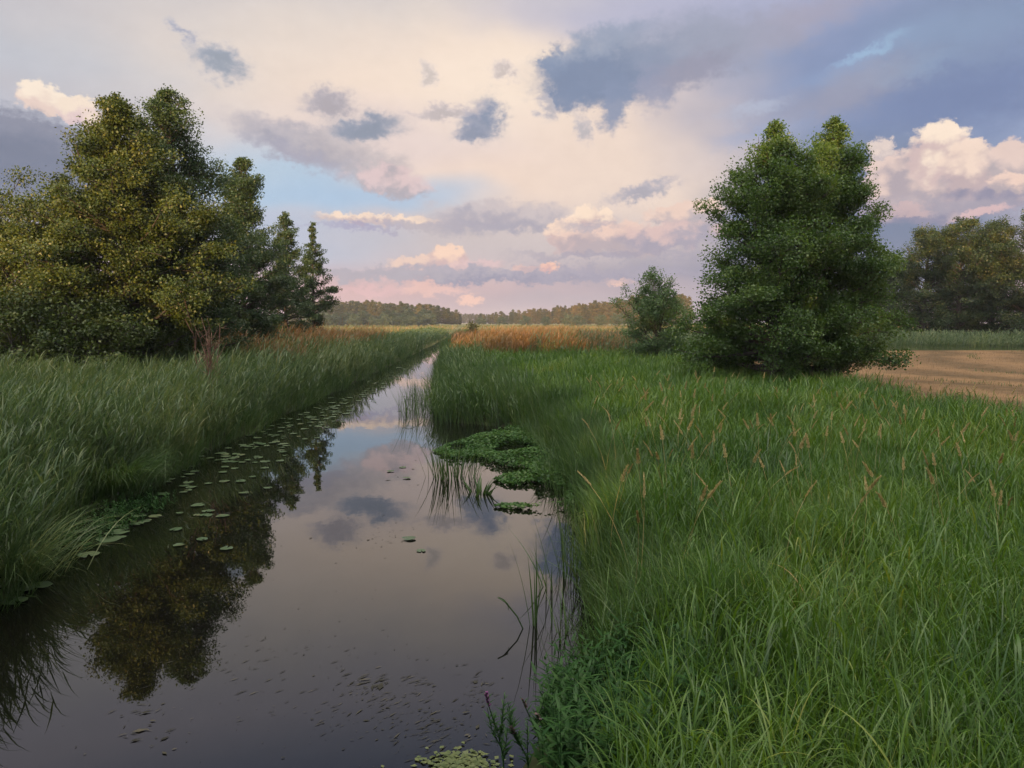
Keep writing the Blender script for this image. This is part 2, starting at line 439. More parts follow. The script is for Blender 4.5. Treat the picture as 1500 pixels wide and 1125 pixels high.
# low cumulus over the fields
paint(560, 322, 96, 8, (250, 223, 201), .95, .3, -2, 'fine', (204, 187, 187), .5)
paint(560, 334, 100, 5, (167, 162, 189), .7, .6, -2, 'sharp')
paint(640, 338, 70, 8, (194, 185, 189), .9, .5, -4, 'sharp')
paint(740, 318, 110, 20, (204, 193, 195), .85, .35, -2, 'sharp', (176, 171, 183), .5)
paint(720, 332, 80, 10, (176, 171, 183), .8, .5, 0, 'sharp')
paint(1010, 312, 66, 16, (238, 209, 195), .95, .2, 6, 'fine', (188, 178, 183), .7)
paint(865, 322, 34, 20, (252, 227, 205), 1, .13, 8, 'fine', (212, 188, 185), .8)
paint(835, 348, 38, 26, (248, 219, 199), 1, .13, 0, 'fine', (214, 188, 185), .8)
paint(905, 352, 110, 24, (238, 207, 193), .95, .15, 2, 'fine', (188, 174, 179), .8)
paint(985, 345, 90, 20, (220, 192, 189), .85, .25, 5, 'fine', (170, 164, 179), .7)
paint(860, 330, 40, 7, (178, 173, 185), .7, .6, 4, 'sharp')
paint(900, 376, 130, 7, (166, 161, 177), .7, .6, 1, 'mid')
paint(655, 378, 32, 18, (250, 215, 193), .97, .15, 0, 'fine', (212, 184, 183), .8)
paint(612, 387, 36, 11, (240, 209, 193), .9, .2, 0, 'fine', (204, 183, 185), .8)
paint(700, 388, 40, 9, (226, 196, 196), .8, .3, 0, 'fine', (194, 179, 183), .8)
paint(720, 403, 250, 10, (180, 174, 185), .95, .4, 0, 'sharp', (153, 153, 173))
paint(560, 404, 100, 8, (184, 177, 185), .85, .5, 0, 'sharp')
paint(804, 390, 14, 7, (250, 203, 181), .95, .2, 0, 'fine', (220, 180, 177), .6)
paint(770, 393, 18, 5, (232, 195, 185), .8, .3, 0, 'fine', None, .6)
paint(905, 413, 20, 5, (240, 201, 187), .85, .4, 0, 'fine', None, .5)
paint(880, 402, 140, 9, (170, 164, 179), .7, .6, 0, 'mid')
paint(690, 440, 18, 7, (248, 203, 185), .9, .3, 0, 'fine', None, .5)
paint(640, 424, 50, 9, (236, 195, 185), .8, .4, 0, 'sharp')
paint(540, 425, 50, 7, (230, 190, 190), .6, .5, 0, 'sharp')
# towering cumulus on the right
paint(1390, 290, 150, 40, (204, 183, 183), .95, .25, 3, 'sharp', (149, 146, 167), .5)
paint(1325, 262, 66, 46, (232, 207, 197), .97, .14, 0, 'fine', (182, 170, 177), .8)
paint(1376, 222, 56, 44, (252, 231, 211), 1, .12, 0, 'fine', (212, 189, 187), .8)
paint(1420, 240, 40, 40, (244, 219, 203), .95, .15, 0, 'fine', (196, 177, 179), .8)
paint(1488, 236, 46, 34, (232, 207, 197), .97, .14, 0, 'fine', (182, 172, 177), .8)
paint(1478, 268, 34, 15, (244, 213, 197), .9, .2, 0, 'fine', (186, 173, 177), .7)
paint(1400, 300, 110, 14, (176, 168, 179), .75, .6, 3, 'mid')
paint(1292, 218, 20, 15, (234, 215, 205), .9, .25, 0, 'fine', (198, 188, 191), .7)
paint(1440, 312, 44, 8, (228, 194, 192), .8, .4, 10, 'sharp')
paint(1330, 308, 30, 8, (214, 185, 183), .6, .5, 0, 'sharp')
#SKY_END
# fine tonal variation in all the cloud
vn = WN.new('ShaderNodeMix'); vn.data_type = 'RGBA'; vn.blend_type = 'MULTIPLY'; vn.inputs['Factor'].default_value = 1
vr = WN.new('ShaderNodeMapRange'); vr.inputs['From Min'].default_value = .3; vr.inputs['From Max'].default_value = .7; vr.inputs['To Min'].default_value = .975; vr.inputs['To Max'].default_value = 1.025
WL.new(nB.outputs['Fac'], vr.inputs[0]); WL.new(cur[0], vn.inputs['A']); WL.new(vr.outputs[0], vn.inputs['B'])
# unseen sky overhead and round the sun, boosted to add light on land
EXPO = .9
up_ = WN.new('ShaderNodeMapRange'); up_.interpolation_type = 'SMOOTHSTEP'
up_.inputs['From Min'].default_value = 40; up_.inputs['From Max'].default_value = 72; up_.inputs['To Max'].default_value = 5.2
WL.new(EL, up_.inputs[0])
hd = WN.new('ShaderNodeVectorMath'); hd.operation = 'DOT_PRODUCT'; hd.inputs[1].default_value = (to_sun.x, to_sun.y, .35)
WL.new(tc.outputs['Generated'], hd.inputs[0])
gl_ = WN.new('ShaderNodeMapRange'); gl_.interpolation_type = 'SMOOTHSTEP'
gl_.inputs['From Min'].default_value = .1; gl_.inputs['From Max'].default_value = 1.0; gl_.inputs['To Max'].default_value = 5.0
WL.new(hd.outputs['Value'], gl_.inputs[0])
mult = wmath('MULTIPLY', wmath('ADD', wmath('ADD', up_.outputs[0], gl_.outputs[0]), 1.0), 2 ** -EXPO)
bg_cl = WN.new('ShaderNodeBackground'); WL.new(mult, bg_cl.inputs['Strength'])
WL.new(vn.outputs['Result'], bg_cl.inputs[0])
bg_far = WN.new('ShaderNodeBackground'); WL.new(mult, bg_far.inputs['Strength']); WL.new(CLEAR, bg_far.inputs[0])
# cloud cover: nearly closed ahead, opening towards the sunset behind the viewpoint
cov = WN.new('ShaderNodeMapRange'); cov.interpolation_type = 'SMOOTHSTEP'
cov.inputs['From Min'].default_value = -.9; cov.inputs['From Max'].default_value = .1
cov.inputs['To Min'].default_value = .35; cov.inputs['To Max'].default_value = .94
WL.new(sx.outputs[1], cov.inputs[0])
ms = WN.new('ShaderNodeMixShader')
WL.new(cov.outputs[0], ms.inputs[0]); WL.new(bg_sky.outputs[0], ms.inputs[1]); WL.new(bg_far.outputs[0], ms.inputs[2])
# the eastern half of the sky carries the separate clouds
def ramp_(src, a, b):
    n = WN.new('ShaderNodeMapRange'); n.interpolation_type = 'SMOOTHSTEP'
    n.inputs['From Min'].default_value = a; n.inputs['From Max'].default_value = b
    WL.new(src, n.inputs[0]); return n.outputs[0]
win = wmath('MULTIPLY', wmath('MULTIPLY', ramp_(wmath('ABSOLUTE', AZ), 72, 52), ramp_(EL, 48, 38)), ramp_(EL, -3, -1))
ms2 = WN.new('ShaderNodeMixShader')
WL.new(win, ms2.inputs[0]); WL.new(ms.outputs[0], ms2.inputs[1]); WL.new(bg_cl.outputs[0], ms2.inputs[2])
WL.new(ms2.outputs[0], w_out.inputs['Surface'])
world.cycles.sampling_method = 'MANUAL'; world.cycles.sample_map_resolution = 512

# ---------------------------------------------------------------- terrain
E_D = np.array([-1500, 0, 4.5, 5.2, 6.5, 8, 12, 16, 21, 22.5, 24.5, 27, 30, 40, 73, 106, 165, 250, 420, 1500.])
E_L = np.array([-6, -6.0, -5.6, -5.6, -5.7, -5.9, -6.9, -7.3, -7.6, -7.7, -7.8, -7.9, -8.0, -8.4, -9.7, -11.0, -13.6, -18.6, -28.0, -28])
E_R = np.array([-.3, -.3, -.3, -.1, .60, .95, 1.15, 1.25, 1.1, .6, -1.9, -2.4, -2.7, -3.7, -6.3, -8.4, -11.8, -17.0, -27.0, -27])
def left_edge(y): return np.interp(y, E_D, E_L) + .18 * np.sin(y * .9) + .1 * np.sin(y * 2.3)
def right_edge(y): return np.interp(y, E_D, E_R) + .14 * np.sin(y * 1.1 + 1) * (np.asarray(y) > 6) + .08 * np.sin(y * 2.7)
O_X = np.array([-4, -1.2, -.5, 0, .35, 1.0, 3, 8, 60, 2000])
O_Z = np.array([-.8, -.6, -.3, -.02, .2, .36, .5, .56, .56, .56])
def gz(x, y):
    x = np.asarray(x, float); y = np.asarray(y, float)
    l, r = left_edge(y), right_edge(y)
    off = np.maximum(l - x, x - r)
    z = np.interp(off, O_X, O_Z)
    return np.where(y > 420, .56, z)
ys = np.concatenate([[-1400, -500, -150, -60, -25], np.arange(-12, 60, .8), np.arange(60, 130, 2.5), np.arange(130, 430, 12), [440, 480, 600, 900, 1400]])
offs_out = np.array([1400, 600, 250, 110, 60, 30, 16, 8, 5, 3, 1.7, 1.0, .6, .3, 0])
gx = []
for y in ys:
    l, r = float(left_edge(y)), float(right_edge(y))
    w = r - l
    inner = l + w * np.array([.06, .14, .3, .5, .7, .86, .94])
    gx.append(np.concatenate([l - offs_out, inner, r + offs_out[::-1]]))
gx = np.array(gx); gy = np.repeat(ys[:, None], gx.shape[1], 1)
gzv = gz(gx, gy) + np.where(np.abs(gx) > 3, .03, 0) * noise2(gx, gy, .6, 5)
ny, nx = gx.shape
idx = (np.arange(ny - 1)[:, None] * nx + np.arange(nx - 1)[None])
gf = np.stack([idx, idx + 1, idx + nx + 1, idx + nx], -1).reshape(-1, 4)
gm = bpy.data.materials.new('meadow_soil')
t, N, L = nt(gm)
out = N.new('ShaderNodeOutputMaterial'); bs = N.new('ShaderNodeBsdfPrincipled'); bs.inputs['Roughness'].default_value = .95; bs.inputs['Specular IOR Level'].default_value = .1
geo = N.new('ShaderNodeNewGeometry')
n1 = N.new('ShaderNodeTexNoise'); n1.inputs['Scale'].default_value = 2.2; n1.inputs['Detail'].default_value = 8
L.new(geo.outputs['Position'], n1.inputs['Vector'])
r1 = N.new('ShaderNodeValToRGB'); r1.color_ramp.elements[0].position = .35; r1.color_ramp.elements[1].position = .7
r1.color_ramp.elements[0].color = (.020, .024, .010, 1); r1.color_ramp.elements[1].color = (.040, .058, .018, 1)
L.new(n1.outputs[0], r1.inputs[0])
mp = N.new('ShaderNodeMapping'); mp.inputs['Scale'].default_value = (.006, .03, 1); L.new(geo.outputs['Position'], mp.inputs[0])
n2 = N.new('ShaderNodeTexNoise'); n2.inputs['Scale'].default_value = 1; n2.inputs['Detail'].default_value = 5; L.new(mp.outputs[0], n2.inputs['Vector'])
r2 = N.new('ShaderNodeValToRGB'); r2.color_ramp.elements[0].position = .35; r2.color_ramp.elements[1].position = .65
r2.color_ramp.elements[0].color = (.07, .10, .03, 1); r2.color_ramp.elements[1].color = (.20, .16, .06, 1)
L.new(n2.outputs[0], r2.inputs[0])
sp = N.new('ShaderNodeSeparateXYZ'); L.new(geo.outputs['Position'], sp.inputs[0])
mr = N.new('ShaderNodeMapRange'); mr.inputs[1].default_value = 60; mr.inputs[2].default_value = 130; L.new(sp.outputs[1], mr.inputs[0])
mxx = N.new('ShaderNodeMix'); mxx.data_type = 'RGBA'; L.new(mr.outputs[0], mxx.inputs['Factor']); L.new(r1.outputs[0], mxx.inputs['A']); L.new(r2.outputs[0], mxx.inputs['B'])
L.new(mxx.outputs['Result'], bs.inputs['Base Color'])
L.new(bs.outputs[0], out.inputs[0])
tag(link('ground', make_mesh('ground', np.stack([gx, gy, gzv], -1).reshape(-1, 3), gf, gm, smooth=True)), 'flat green meadow land on both sides of the canal', 'ground', kind='structure')

# water
wm = bpy.data.materials.new('still_canal_water')
t, N, L = nt(wm)
out = N.new('ShaderNodeOutputMaterial'); bs = N.new('ShaderNodeBsdfPrincipled')
bs.inputs['Base Color'].default_value = (.0035, .0035, .0025, 1); bs.inputs['Roughness'].default_value = .012; bs.inputs['IOR'].default_value = 1.6
geo = N.new('ShaderNodeNewGeometry')
n1 = N.new('ShaderNodeTexNoise'); n1.inputs['Scale'].default_value = 1.6; n1.inputs['Detail'].default_value = 3
mp = N.new('ShaderNodeMapping'); mp.inputs['Scale'].default_value = (1, .6, 1); L.new(geo.outputs['Position'], mp.inputs[0]); L.new(mp.outputs[0], n1.inputs['Vector'])
bu = N.new('ShaderNodeBump'); bu.inputs['Strength'].default_value = .10; bu.inputs['Distance'].default_value = .012
L.new(n1.outputs[0], bu.inputs['Height']); L.new(bu.outputs[0], bs.inputs['Normal'])
L.new(bs.outputs[0], out.inputs[0])
wy = np.array([-60, -20, 0, 10, 20, 30, 45, 60, 80, 106, 140, 165, 200, 250, 330, 418.])
wl, wr = left_edge(wy) - .5, right_edge(wy) + .5
wl[:3] -= 1; wr[:3] += 1
wv = np.concatenate([np.stack([np.interp(wy, wy, wl), wy, 0 * wy], 1), np.stack([wr, wy, 0 * wy], 1)])
yy = np.arange(-60, 418.1, .5); lw = left_edge(yy) - .3; rw = right_edge(yy) + .3
wv = np.stack([np.stack([lw, yy, 0 * yy], 1), np.stack([rw, yy, 0 * yy], 1)], 1).reshape(-1, 3)
i = np.arange(len(yy) - 1) * 2
tag(link('canal_water', make_mesh('canal_water', wv, np.stack([i, i + 1, i + 3, i + 2], 1), wm)), 'still dark canal water mirroring the evening sky', 'water', kind='structure')

# stubble field
FB_D = np.array([-20, 10, 17, 26, 32, 36, 46, 54, 62, 70.]); FB_X = np.array([8.0, 9.9, 10.9, 12.2, 12.4, 9.2, 11.0, 19, 26, 30.])
def field_edge(y): return np.where(np.asarray(y) > 70, 400, np.interp(y, FB_D, FB_X) + .35 * np.sin(np.asarray(y) * .5))
fy = np.arange(-20, 70.6, 1.0)
fx0 = np.interp(fy, FB_D, FB_X) + .35 * np.sin(fy * .5)
cols = np.array([0, .3, 1, 3, 6, 10, 16, 25, 40, 60, 90, 140.])
fX = fx0[:, None] + cols[None] * np.ones_like(fx0)[:, None]; fY = np.repeat(fy[:, None], len(cols), 1)
fZ = .606 + .02 * noise2(fX, fY, .5, 9)
idx = (np.arange(len(fy) - 1)[:, None] * len(cols) + np.arange(len(cols) - 1)[None])
sm = bpy.data.materials.new('harvested_field')
t, N, L = nt(sm)
out = N.new('ShaderNodeOutputMaterial'); bs = N.new('ShaderNodeBsdfPrincipled'); bs.inputs['Roughness'].default_value = .95; bs.inputs['Specular IOR Level'].default_value = .1
geo = N.new('ShaderNodeNewGeometry')
wv_ = N.new('ShaderNodeTexWave'); wv_.wave_type = 'RINGS'; wv_.rings_direction = 'Z'; wv_.inputs['Scale'].default_value = .055; wv_.inputs['Distortion'].default_value = 9.0; wv_.inputs['Detail'].default_value = 3; wv_.inputs['Detail Scale'].default_value = .8
mp = N.new('ShaderNodeMapping'); mp.inputs['Location'].default_value = (-62, -44, 0); L.new(geo.outputs['Position'], mp.inputs[0]); L.new(mp.outputs[0], wv_.inputs['Vector'])
n1 = N.new('ShaderNodeTexNoise'); n1.inputs['Scale'].default_value = 1.2; n1.inputs['Detail'].default_value = 9; n1.inputs['Roughness'].default_value = .7; L.new(geo.outputs['Position'], n1.inputs['Vector'])
ad = N.new('ShaderNodeMix'); ad.data_type = 'FLOAT'; ad.inputs[0].default_value = .74; L.new(wv_.outputs['Fac'], ad.inputs[2]); L.new(n1.outputs[0], ad.inputs[3])
r1 = N.new('ShaderNodeValToRGB'); e = r1.color_ramp.elements; e[0].position = .25; e[0].color = (.065, .048, .022, 1); e[1].position = .74; e[1].color = (.22, .135, .062, 1)
x = e.new(.48); x.color = (.135, .088, .042, 1)
L.new(ad.outputs[0], r1.inputs[0]); L.new(r1.outputs[0], bs.inputs['Base Color'])
bu = N.new('ShaderNodeBump'); bu.inputs['Strength'].default_value = .7; bu.inputs['Distance'].default_value = .08; L.new(n1.outputs[0], bu.inputs['Height']); L.new(bu.outputs[0], bs.inputs['Normal'])
L.new(bs.outputs[0], out.inputs[0])
tag(link('stubble_field', make_mesh('stubble_field', np.stack([fX, fY, fZ], -1).reshape(-1, 3), np.stack([idx, idx + 1, idx + len(cols) + 1, idx + len(cols)], -1).reshape(-1, 4), sm, smooth=True)), 'harvested brown stubble field on the right', 'field', kind='structure')

# ---------------------------------------------------------------- ground cover
def scatter(n, y0, y1, xl, xr, power=1.0):
    """n points between the curves xl(y) and xr(y), denser towards y0 when power > 1"""
    y = y0 + (y1 - y0) * RNG.random(n) ** power
    a, b = xl(y), xr(y)
    return a + (b - a) * RNG.random(n), y

def stuff(name, soup, mat, label, cat):
    return tag(link(name, soup.mesh(name, M[mat])), label, cat, kind='stuff')

def meadow_patch(sp, n, y0, y1, xl, xr, h, w, K, power=1.0, seed=1, leanmax=.5, bendmul=1.0):
    x, y = scatter(n, y0, y1, xl, xr, power)
    ok = (x > right_edge(y) + .05) & (x < field_edge(y) - .1) & ((y < 60) | True)
    x, y = x[ok], y[ok]
    n = len(x)
    clump = noise2(x, y, .9, seed, 3); dirn = noise2(x, y, .35, seed + 1, 2) * 3.0
    az = dirn + RNG.normal(0, 1.5, n)
    hh = h * (1 + .24 * clump + .2 * noise2(x, y, 4.0, seed + 7, 2)) * RNG.uniform(.5, 1.2, n)
    off = np.clip((x - right_edge(y)) / 1.5, .35, 1)
    hh *= .5 + .5 * off
    lean = np.abs(RNG.normal(.12, .14, n)); bend = RNG.gamma(1.9, .52, n) * bendmul
    ww = w * RNG.uniform(.6, 1.35, n)
    r = np.clip(.42 + .22 * noise2(x, y, .5, seed + 2, 2) + RNG.normal(0, .27, n), 0, 1)
    r = np.where(RNG.random(n) < .035, 1.0, np.minimum(r, .93))
    v, f, rr, _ = ribbons(np.stack([x, y, gz(x, y) - .02], 1), az, hh, lean, bend, ww, K, r, face=az + np.pi / 2 + RNG.normal(0, .5, n))
    sp.add(v, f, rr)

def culms(sp, n, y0, y1, xl, xr, h, w, nleaf, K, seed, power=1.0):
    x, y = scatter(n, y0, y1, xl, xr, power)
    dens = noise2(x, y, 1.1, seed + 5, 3)
    ok = (x > right_edge(y) + .1) & (x < field_edge(y) + RNG.normal(0, .25, n)) & (dens + RNG.normal(0, .5, n) > -.45)
    x, y = x[ok], y[ok]; n = len(x)
    hh = h * (1 + .26 * noise2(x, y, .8, seed, 3) + .22 * noise2(x, y, 3.0, seed + 1, 2)) * RNG.uniform(.6, 1.15, n) * (.55 + .45 * np.clip((x - right_edge(y)) / 1.3, .2, 1))
    az = RNG.uniform(0, 6.28, n)
    pr = np.clip(.42 + .30 * noise2(x, y, .7, seed + 2, 3) + RNG.normal(0, .14, n), 0, .93)
    v, f, r, c = ribbons(np.stack([x, y, gz(x, y) - .02], 1), az, hh, np.abs(RNG.normal(.1, .12, n)), np.abs(RNG.normal(.2, .2, n)), np.full(n, w * .4), 4, pr, face=RNG.uniform(0, 6.28, n), taper=4)
    sp.add(v, f, r)
    ii = np.arange(n)
    for k in range(nleaf):
        q = (.25 + .73 * (k + RNG.random(n)) / nleaf) * 4 * .999; i0 = q.astype(int); fr = (q - i0)[:, None]
        b = c[ii, i0] * (1 - fr) + c[ii, i0 + 1] * fr
        la = az + k * 2.6 + RNG.normal(0, .6, n)
        v, f, r, _ = ribbons(b, la, RNG.uniform(.22, .52, n), np.abs(RNG.normal(.36, .2, n)), RNG.gamma(2.2, .55, n), w * RNG.uniform(.55, 1.2, n), K, np.clip(pr + RNG.normal(0, .17, n), 0, 1), face=la + np.pi / 2 + RNG.normal(0, .45, n), taper=1.8)
        sp.add(v, f, r)

def const(c): return lambda y: np.full_like(y, c, dtype=float)
def frus(k, c): return lambda y: y * k + c
sp = Soup()
WEST = lambda y: right_edge(y)
meadow_patch(sp, 16000, 3.2, 10, lambda y: right_edge(y) + np.where(y < 6, .8, 0), frus(.72, 3.0), .72, .010, 7, 1.0)
culms(sp, 6600, 3.2, 10, lambda y: right_edge(y) + np.where(y < 6, .9, 0), frus(.72, 3.0), .72, .0125, 6, 7, 3)
culms(sp, 420, 3.3, 8, lambda y: right_edge(y) + 1.6, frus(.72, 2.5), .84, .021, 6, 8, 13)
meadow_patch(sp, 20000, 9.5, 20, WEST, frus(.70, 3), .72, .014, 5)
culms(sp, 15000, 9.5, 20, WEST, frus(.70, 3), .74, .019, 5, 4, 4)
meadow_patch(sp, 26000, 19, 36, WEST, lambda y: field_edge(y), .70, .022, 4)
culms(sp, 18000, 19, 36, WEST, lambda y: field_edge(y) + .5, .70, .028, 4, 3, 5)
meadow_patch(sp, 26000, 35, 60, WEST, lambda y: field_edge(y), .70, .028, 3)
culms(sp, 11000, 35, 60, WEST, lambda y: field_edge(y), .70, .045, 3, 3, 6)
# a drooping dark sedge tuft and dead stems near the viewer
for (cx, cy_, n, r0) in ((2.0, 6.3, 1100, .12), (3.6, 8.2, 700, .15), (1.6, 9.5, 700, .15), (5.5, 11.5, 700, .18)):
    az = RNG.normal(2.9, .8, n)
    v, f, r, _ = ribbons(np.stack([cx + RNG.normal(0, .22, n), cy_ + RNG.normal(0, .18, n), np.full(n, .5)], 1), az, RNG.uniform(.6, 1.15, n), np.abs(RNG.normal(.3, .15, n)), RNG.gamma(3, .42, n), np.full(n, .007), 7, np.where(RNG.random(n) < .05, 1.0, RNG.uniform(0, .35, n)), face=az + np.pi / 2 + RNG.normal(0, .4, n))
    sp.add(v, f, r)
stuff('meadow_grass', sp, 'meadow', 'lush green meadow grass on the right bank', 'grass')

# sedges along the right water's edge
sp = Soup()
def sedge_fringe(n, y0, y1, a, b, h, w, K, stand=.0):
    x, y = scatter(n, y0, y1, lambda y: right_edge(y) + a, lambda y: right_edge(y) + b)
    az = np.pi + RNG.normal(0, 1.0, n)
    v, f, r, _ = ribbons(np.stack([x, y, np.maximum(gz(x, y), -.12) - .02], 1), az, h * RNG.uniform(.5, 1.15, n), np.abs(RNG.normal(.12, .13, n)), RNG.gamma(2, .33 - stand, n), w * RNG.uniform(.6, 1.3, n), K, np.clip(RNG.normal(.4, .24, n), 0, 1), face=az + np.pi / 2 + RNG.normal(0, .6, n))
    sp.add(v, f, r)
sedge_fringe(9000, 6.0, 22, .02, .9, .95, .010, 6)
sedge_fringe(9000, 22, 60, -.25, 1.6, 1.25, .020, 4, .12)
sedge_fringe(6000, 22.2, 34, -.15, 3.0, 1.2, .015, 4, .15)
sedge_fringe(2600, 14.5, 22.5, -.55, .7, .8, .013, 5)
sedge_fringe(420, 23, 36, -1.5, -.2, 1.2, .014, 4, .1)
sedge_fringe(90, 9, 14, -.35, .0, 1.1, .014, 6, .15)
sedge_fringe(5000, 60, 150, -.3, 2.5, 1.5, .05, 3, .1)
stuff('sedge_fringe', sp, 'sedge', 'dark green sedges fringing the right edge of the canal', 'sedge')

# common reed, stems with flagging leaves
def reed_bed(sp, n, y0, y1, xl, xr, h, w, nleaf, K, power=1.0, wind=.2, seed=21, hvar=.2, spread=.9):
    x, y = scatter(n, y0, y1, xl, xr, power)
    n = len(x)
    hh = h * (1 + hvar * noise2(x, y, .5, seed, 3)) * RNG.uniform(.72, 1.1, n)
    az = wind + RNG.normal(0, spread, n)
    base = np.stack([x, y, np.maximum(gz(x, y), -.1) - .02], 1)
    lean = np.abs(RNG.normal(.06, .09, n)); bend = np.abs(RNG.normal(.25, .2, n))
    pr = np.clip(.45 + .2 * noise2(x, y, .3, seed + 2, 2) + RNG.normal(0, .13, n), 0, 1)
    v, f, r, c = ribbons(base, az, hh, lean, bend, np.full(n, w * .5), 5, pr, face=RNG.uniform(0, 6.28, n), taper=3)
    sp.add(v, f, r)
    for k in range(nleaf):
        tt = .22 + .76 * (k + RNG.random(n)) / nleaf
        q = tt * 5; i0 = np.minimum(q.astype(int), 4); fr = q - i0
        ii = np.arange(n)
        b = c[ii, i0] * (1 - fr)[:, None] + c[ii, i0 + 1] * fr[:, None]
        la = wind + RNG.normal(0, spread * 1.1, n) + (k % 2) * .8 - .4
        v, f, r, _ = ribbons(b, la, hh * RNG.uniform(.2, .34, n), RNG.uniform(.25, .75, n), RNG.gamma(2.4, .38, n), w * RNG.uniform(.8, 1.3, n), K, np.clip(pr + RNG.normal(0, .22, n), 0, 1), face=la + np.pi / 2 + RNG.normal(0, .5, n), taper=1.6)
        sp.add(v, f, r)
sp = Soup()
reed_bed(sp, 3600, 3.5, 14, lambda y: np.minimum(-y * .72 - 3.5, left_edge(y) - 2.5), lambda y: left_edge(y) + .15, 1.45, .020, 8, 5)
reed_bed(sp, 5600, 13, 26, lambda y: -y * .72 - 2, lambda y: left_edge(y) + .12, 1.5, .024, 7, 4)
reed_bed(sp, 5200, 25, 45, lambda y: np.full_like(y, -20.) - (y - 25) * .1, lambda y: left_edge(y) + .1, 1.55, .034, 6, 4)
reed_bed(sp, 4600, 44, 85, lambda y: left_edge(y) - 9, lambda y: left_edge(y) + .1, 1.5, .055, 5, 3)
reed_bed(sp, 2600, 84, 170, lambda y: left_edge(y) - 5, lambda y: left_edge(y) + .1, 1.4, .10, 4, 3)
stuff('reed_bed', sp, 'reed', 'tall grey green reeds leaning over the left bank', 'reeds')
sp = Soup()
reed_bed(sp, 900, 24, 58, lambda y: right_edge(y) - .15, lambda y: right_edge(y) + 2.6, 1.2, .030, 6, 4, 1.0, 2.6, 27, .25, 1.2)
reed_bed(sp, 260, 22.5, 30, lambda y: right_edge(y) - .5, lambda y: right_edge(y) + 1.2, 1.15, .022, 6, 4, 1.0, 2.6, 28, .25, 1.2)
stuff('reed_margin', sp, 'sedge', 'upright green reeds at the right edge of the canal', 'reeds')
# low bank grass at the left waterline
sp = Soup()
for (n, y0, y1, h, w, K) in ((5000, 4, 16, .8, .010, 6), (5000, 16, 40, .85, .018, 4), (2500, 40, 90, .8, .03, 3)):
    x, y = scatter(n, y0, y1, lambda y: left_edge(y) - 1.0, lambda y: left_edge(y) + .2)
    az = RNG.normal(0, .9, n)
    v, f, r, _ = ribbons(np.stack([x, y, np.maximum(gz(x, y), -.1)], 1), az, h * RNG.uniform(.4, 1.1, n), np.abs(RNG.normal(.25, .2, n)), RNG.gamma(2.2, .42, n), w * RNG.uniform(.6, 1.4, n), K, np.clip(RNG.normal(.4, .25, n), 0, 1), face=az + np.pi / 2 + RNG.normal(0, .5, n))
    sp.add(v, f, r)
stuff('bank_grass', sp, 'sedge', 'dark arching grass along the left waterline', 'grass')

# dry reddish reeds, orange sunlight put into their colour, greener towards the right
sp = Soup()
reed_bed(sp, 6500, 54, 84, lambda y: right_edge(y) + .6, lambda y: 7.5 + (y - 54) * .12 + 3.5 * RNG.normal(0, .6, len(y)), 1.82, .05, 4, 3, 1.0, .3, 31, .15)
reed_bed(sp, 2600, 34, 75, lambda y: left_edge(y) - 8.5, lambda y: left_edge(y) - 2.2, 2.05, .04, 4, 3, 1.0, .3, 35, .2)
stuff('sun_tinted_reed_bed', sp, 'dry_reed', 'dry reeds tinted with orange sunlight beside the canal in the middle distance', 'reeds')
sp = Soup()
reed_bed(sp, 4600, 53, 80, lambda y: 1.0 + (y - 54) * .1, lambda y: np.full_like(y, 24.) , 1.75, .05, 4, 3, 1.0, .3, 41, .15)
reed_bed(sp, 5200, 71, 82, const(26), const(75), 1.7, .05, 4, 3, 1.0, .3, 43, .08)
stuff('green_reed_belt', sp, 'reed', 'even belt of green reeds behind the stubble field', 'reeds')
# far meadows
sp = Soup(); sq = Soup()
for (n, y0, y1, s) in ((26000, 84, 160, 1), (16000, 150, 300, 2), (9000, 290, 470, 4)):
    x, y = scatter(n, y0, y1, lambda y: -y * .3 - 6, lambda y: y * .75 + 10)
    ok = (x < left_edge(y) - .5) | (x > right_edge(y) + .5)
    x, y = x[ok], y[ok]; n = len(x)
    band = noise2(x * .25, y, .05, 77, 2) + np.where((y > 95) & (y < 190) & (x < left_edge(y)), .8, 0)
    for (m, S) in ((band > .25, sq), (band <= .25, sp)):
        k = m.sum(); az = RNG.uniform(0, 6.28, k)
        v, f, r, _ = ribbons(np.stack([x[m], y[m], gz(x[m], y[m])], 1), az, (.55 + .2 * s) * RNG.uniform(.5, 1.1, k), np.abs(RNG.normal(.1, .15, k)), RNG.gamma(2, .25, k), .06 * s * RNG.uniform(.7, 1.4, k), 2, face=RNG.normal(0, .5, k))
        S.add(v, f, r)
stuff('far_meadow_grass', sp, 'mid_field', 'green grass of the distant meadows', 'grass')
stuff('dry_meadow_grass', sq, 'dry_field', 'warm brown strips of dry grass in the distant meadows', 'grass')
# stubble stalks on the field
sp = Soup()
x, y = scatter(46000, 14, 70, lambda y: field_edge(y - .001) + .1, lambda y: np.minimum(y * .75 + 6, 60))
ok = y < 69.5; x, y = x[ok], y[ok]; n = len(x)
az = RNG.uniform(0, 6.28, n)
v, f, r, _ = ribbons(np.stack([x, y, np.full(n, .59)], 1), az, RNG.uniform(.06, .16, n), np.abs(RNG.normal(.5, .4, n)), np.zeros(n), RNG.uniform(.012, .03, n), 1)
sp.add(v, f, r)
stuff('stubble_stalks', sp, 'stubble', 'short cut straw stalks standing on the harvested field', 'stubble')

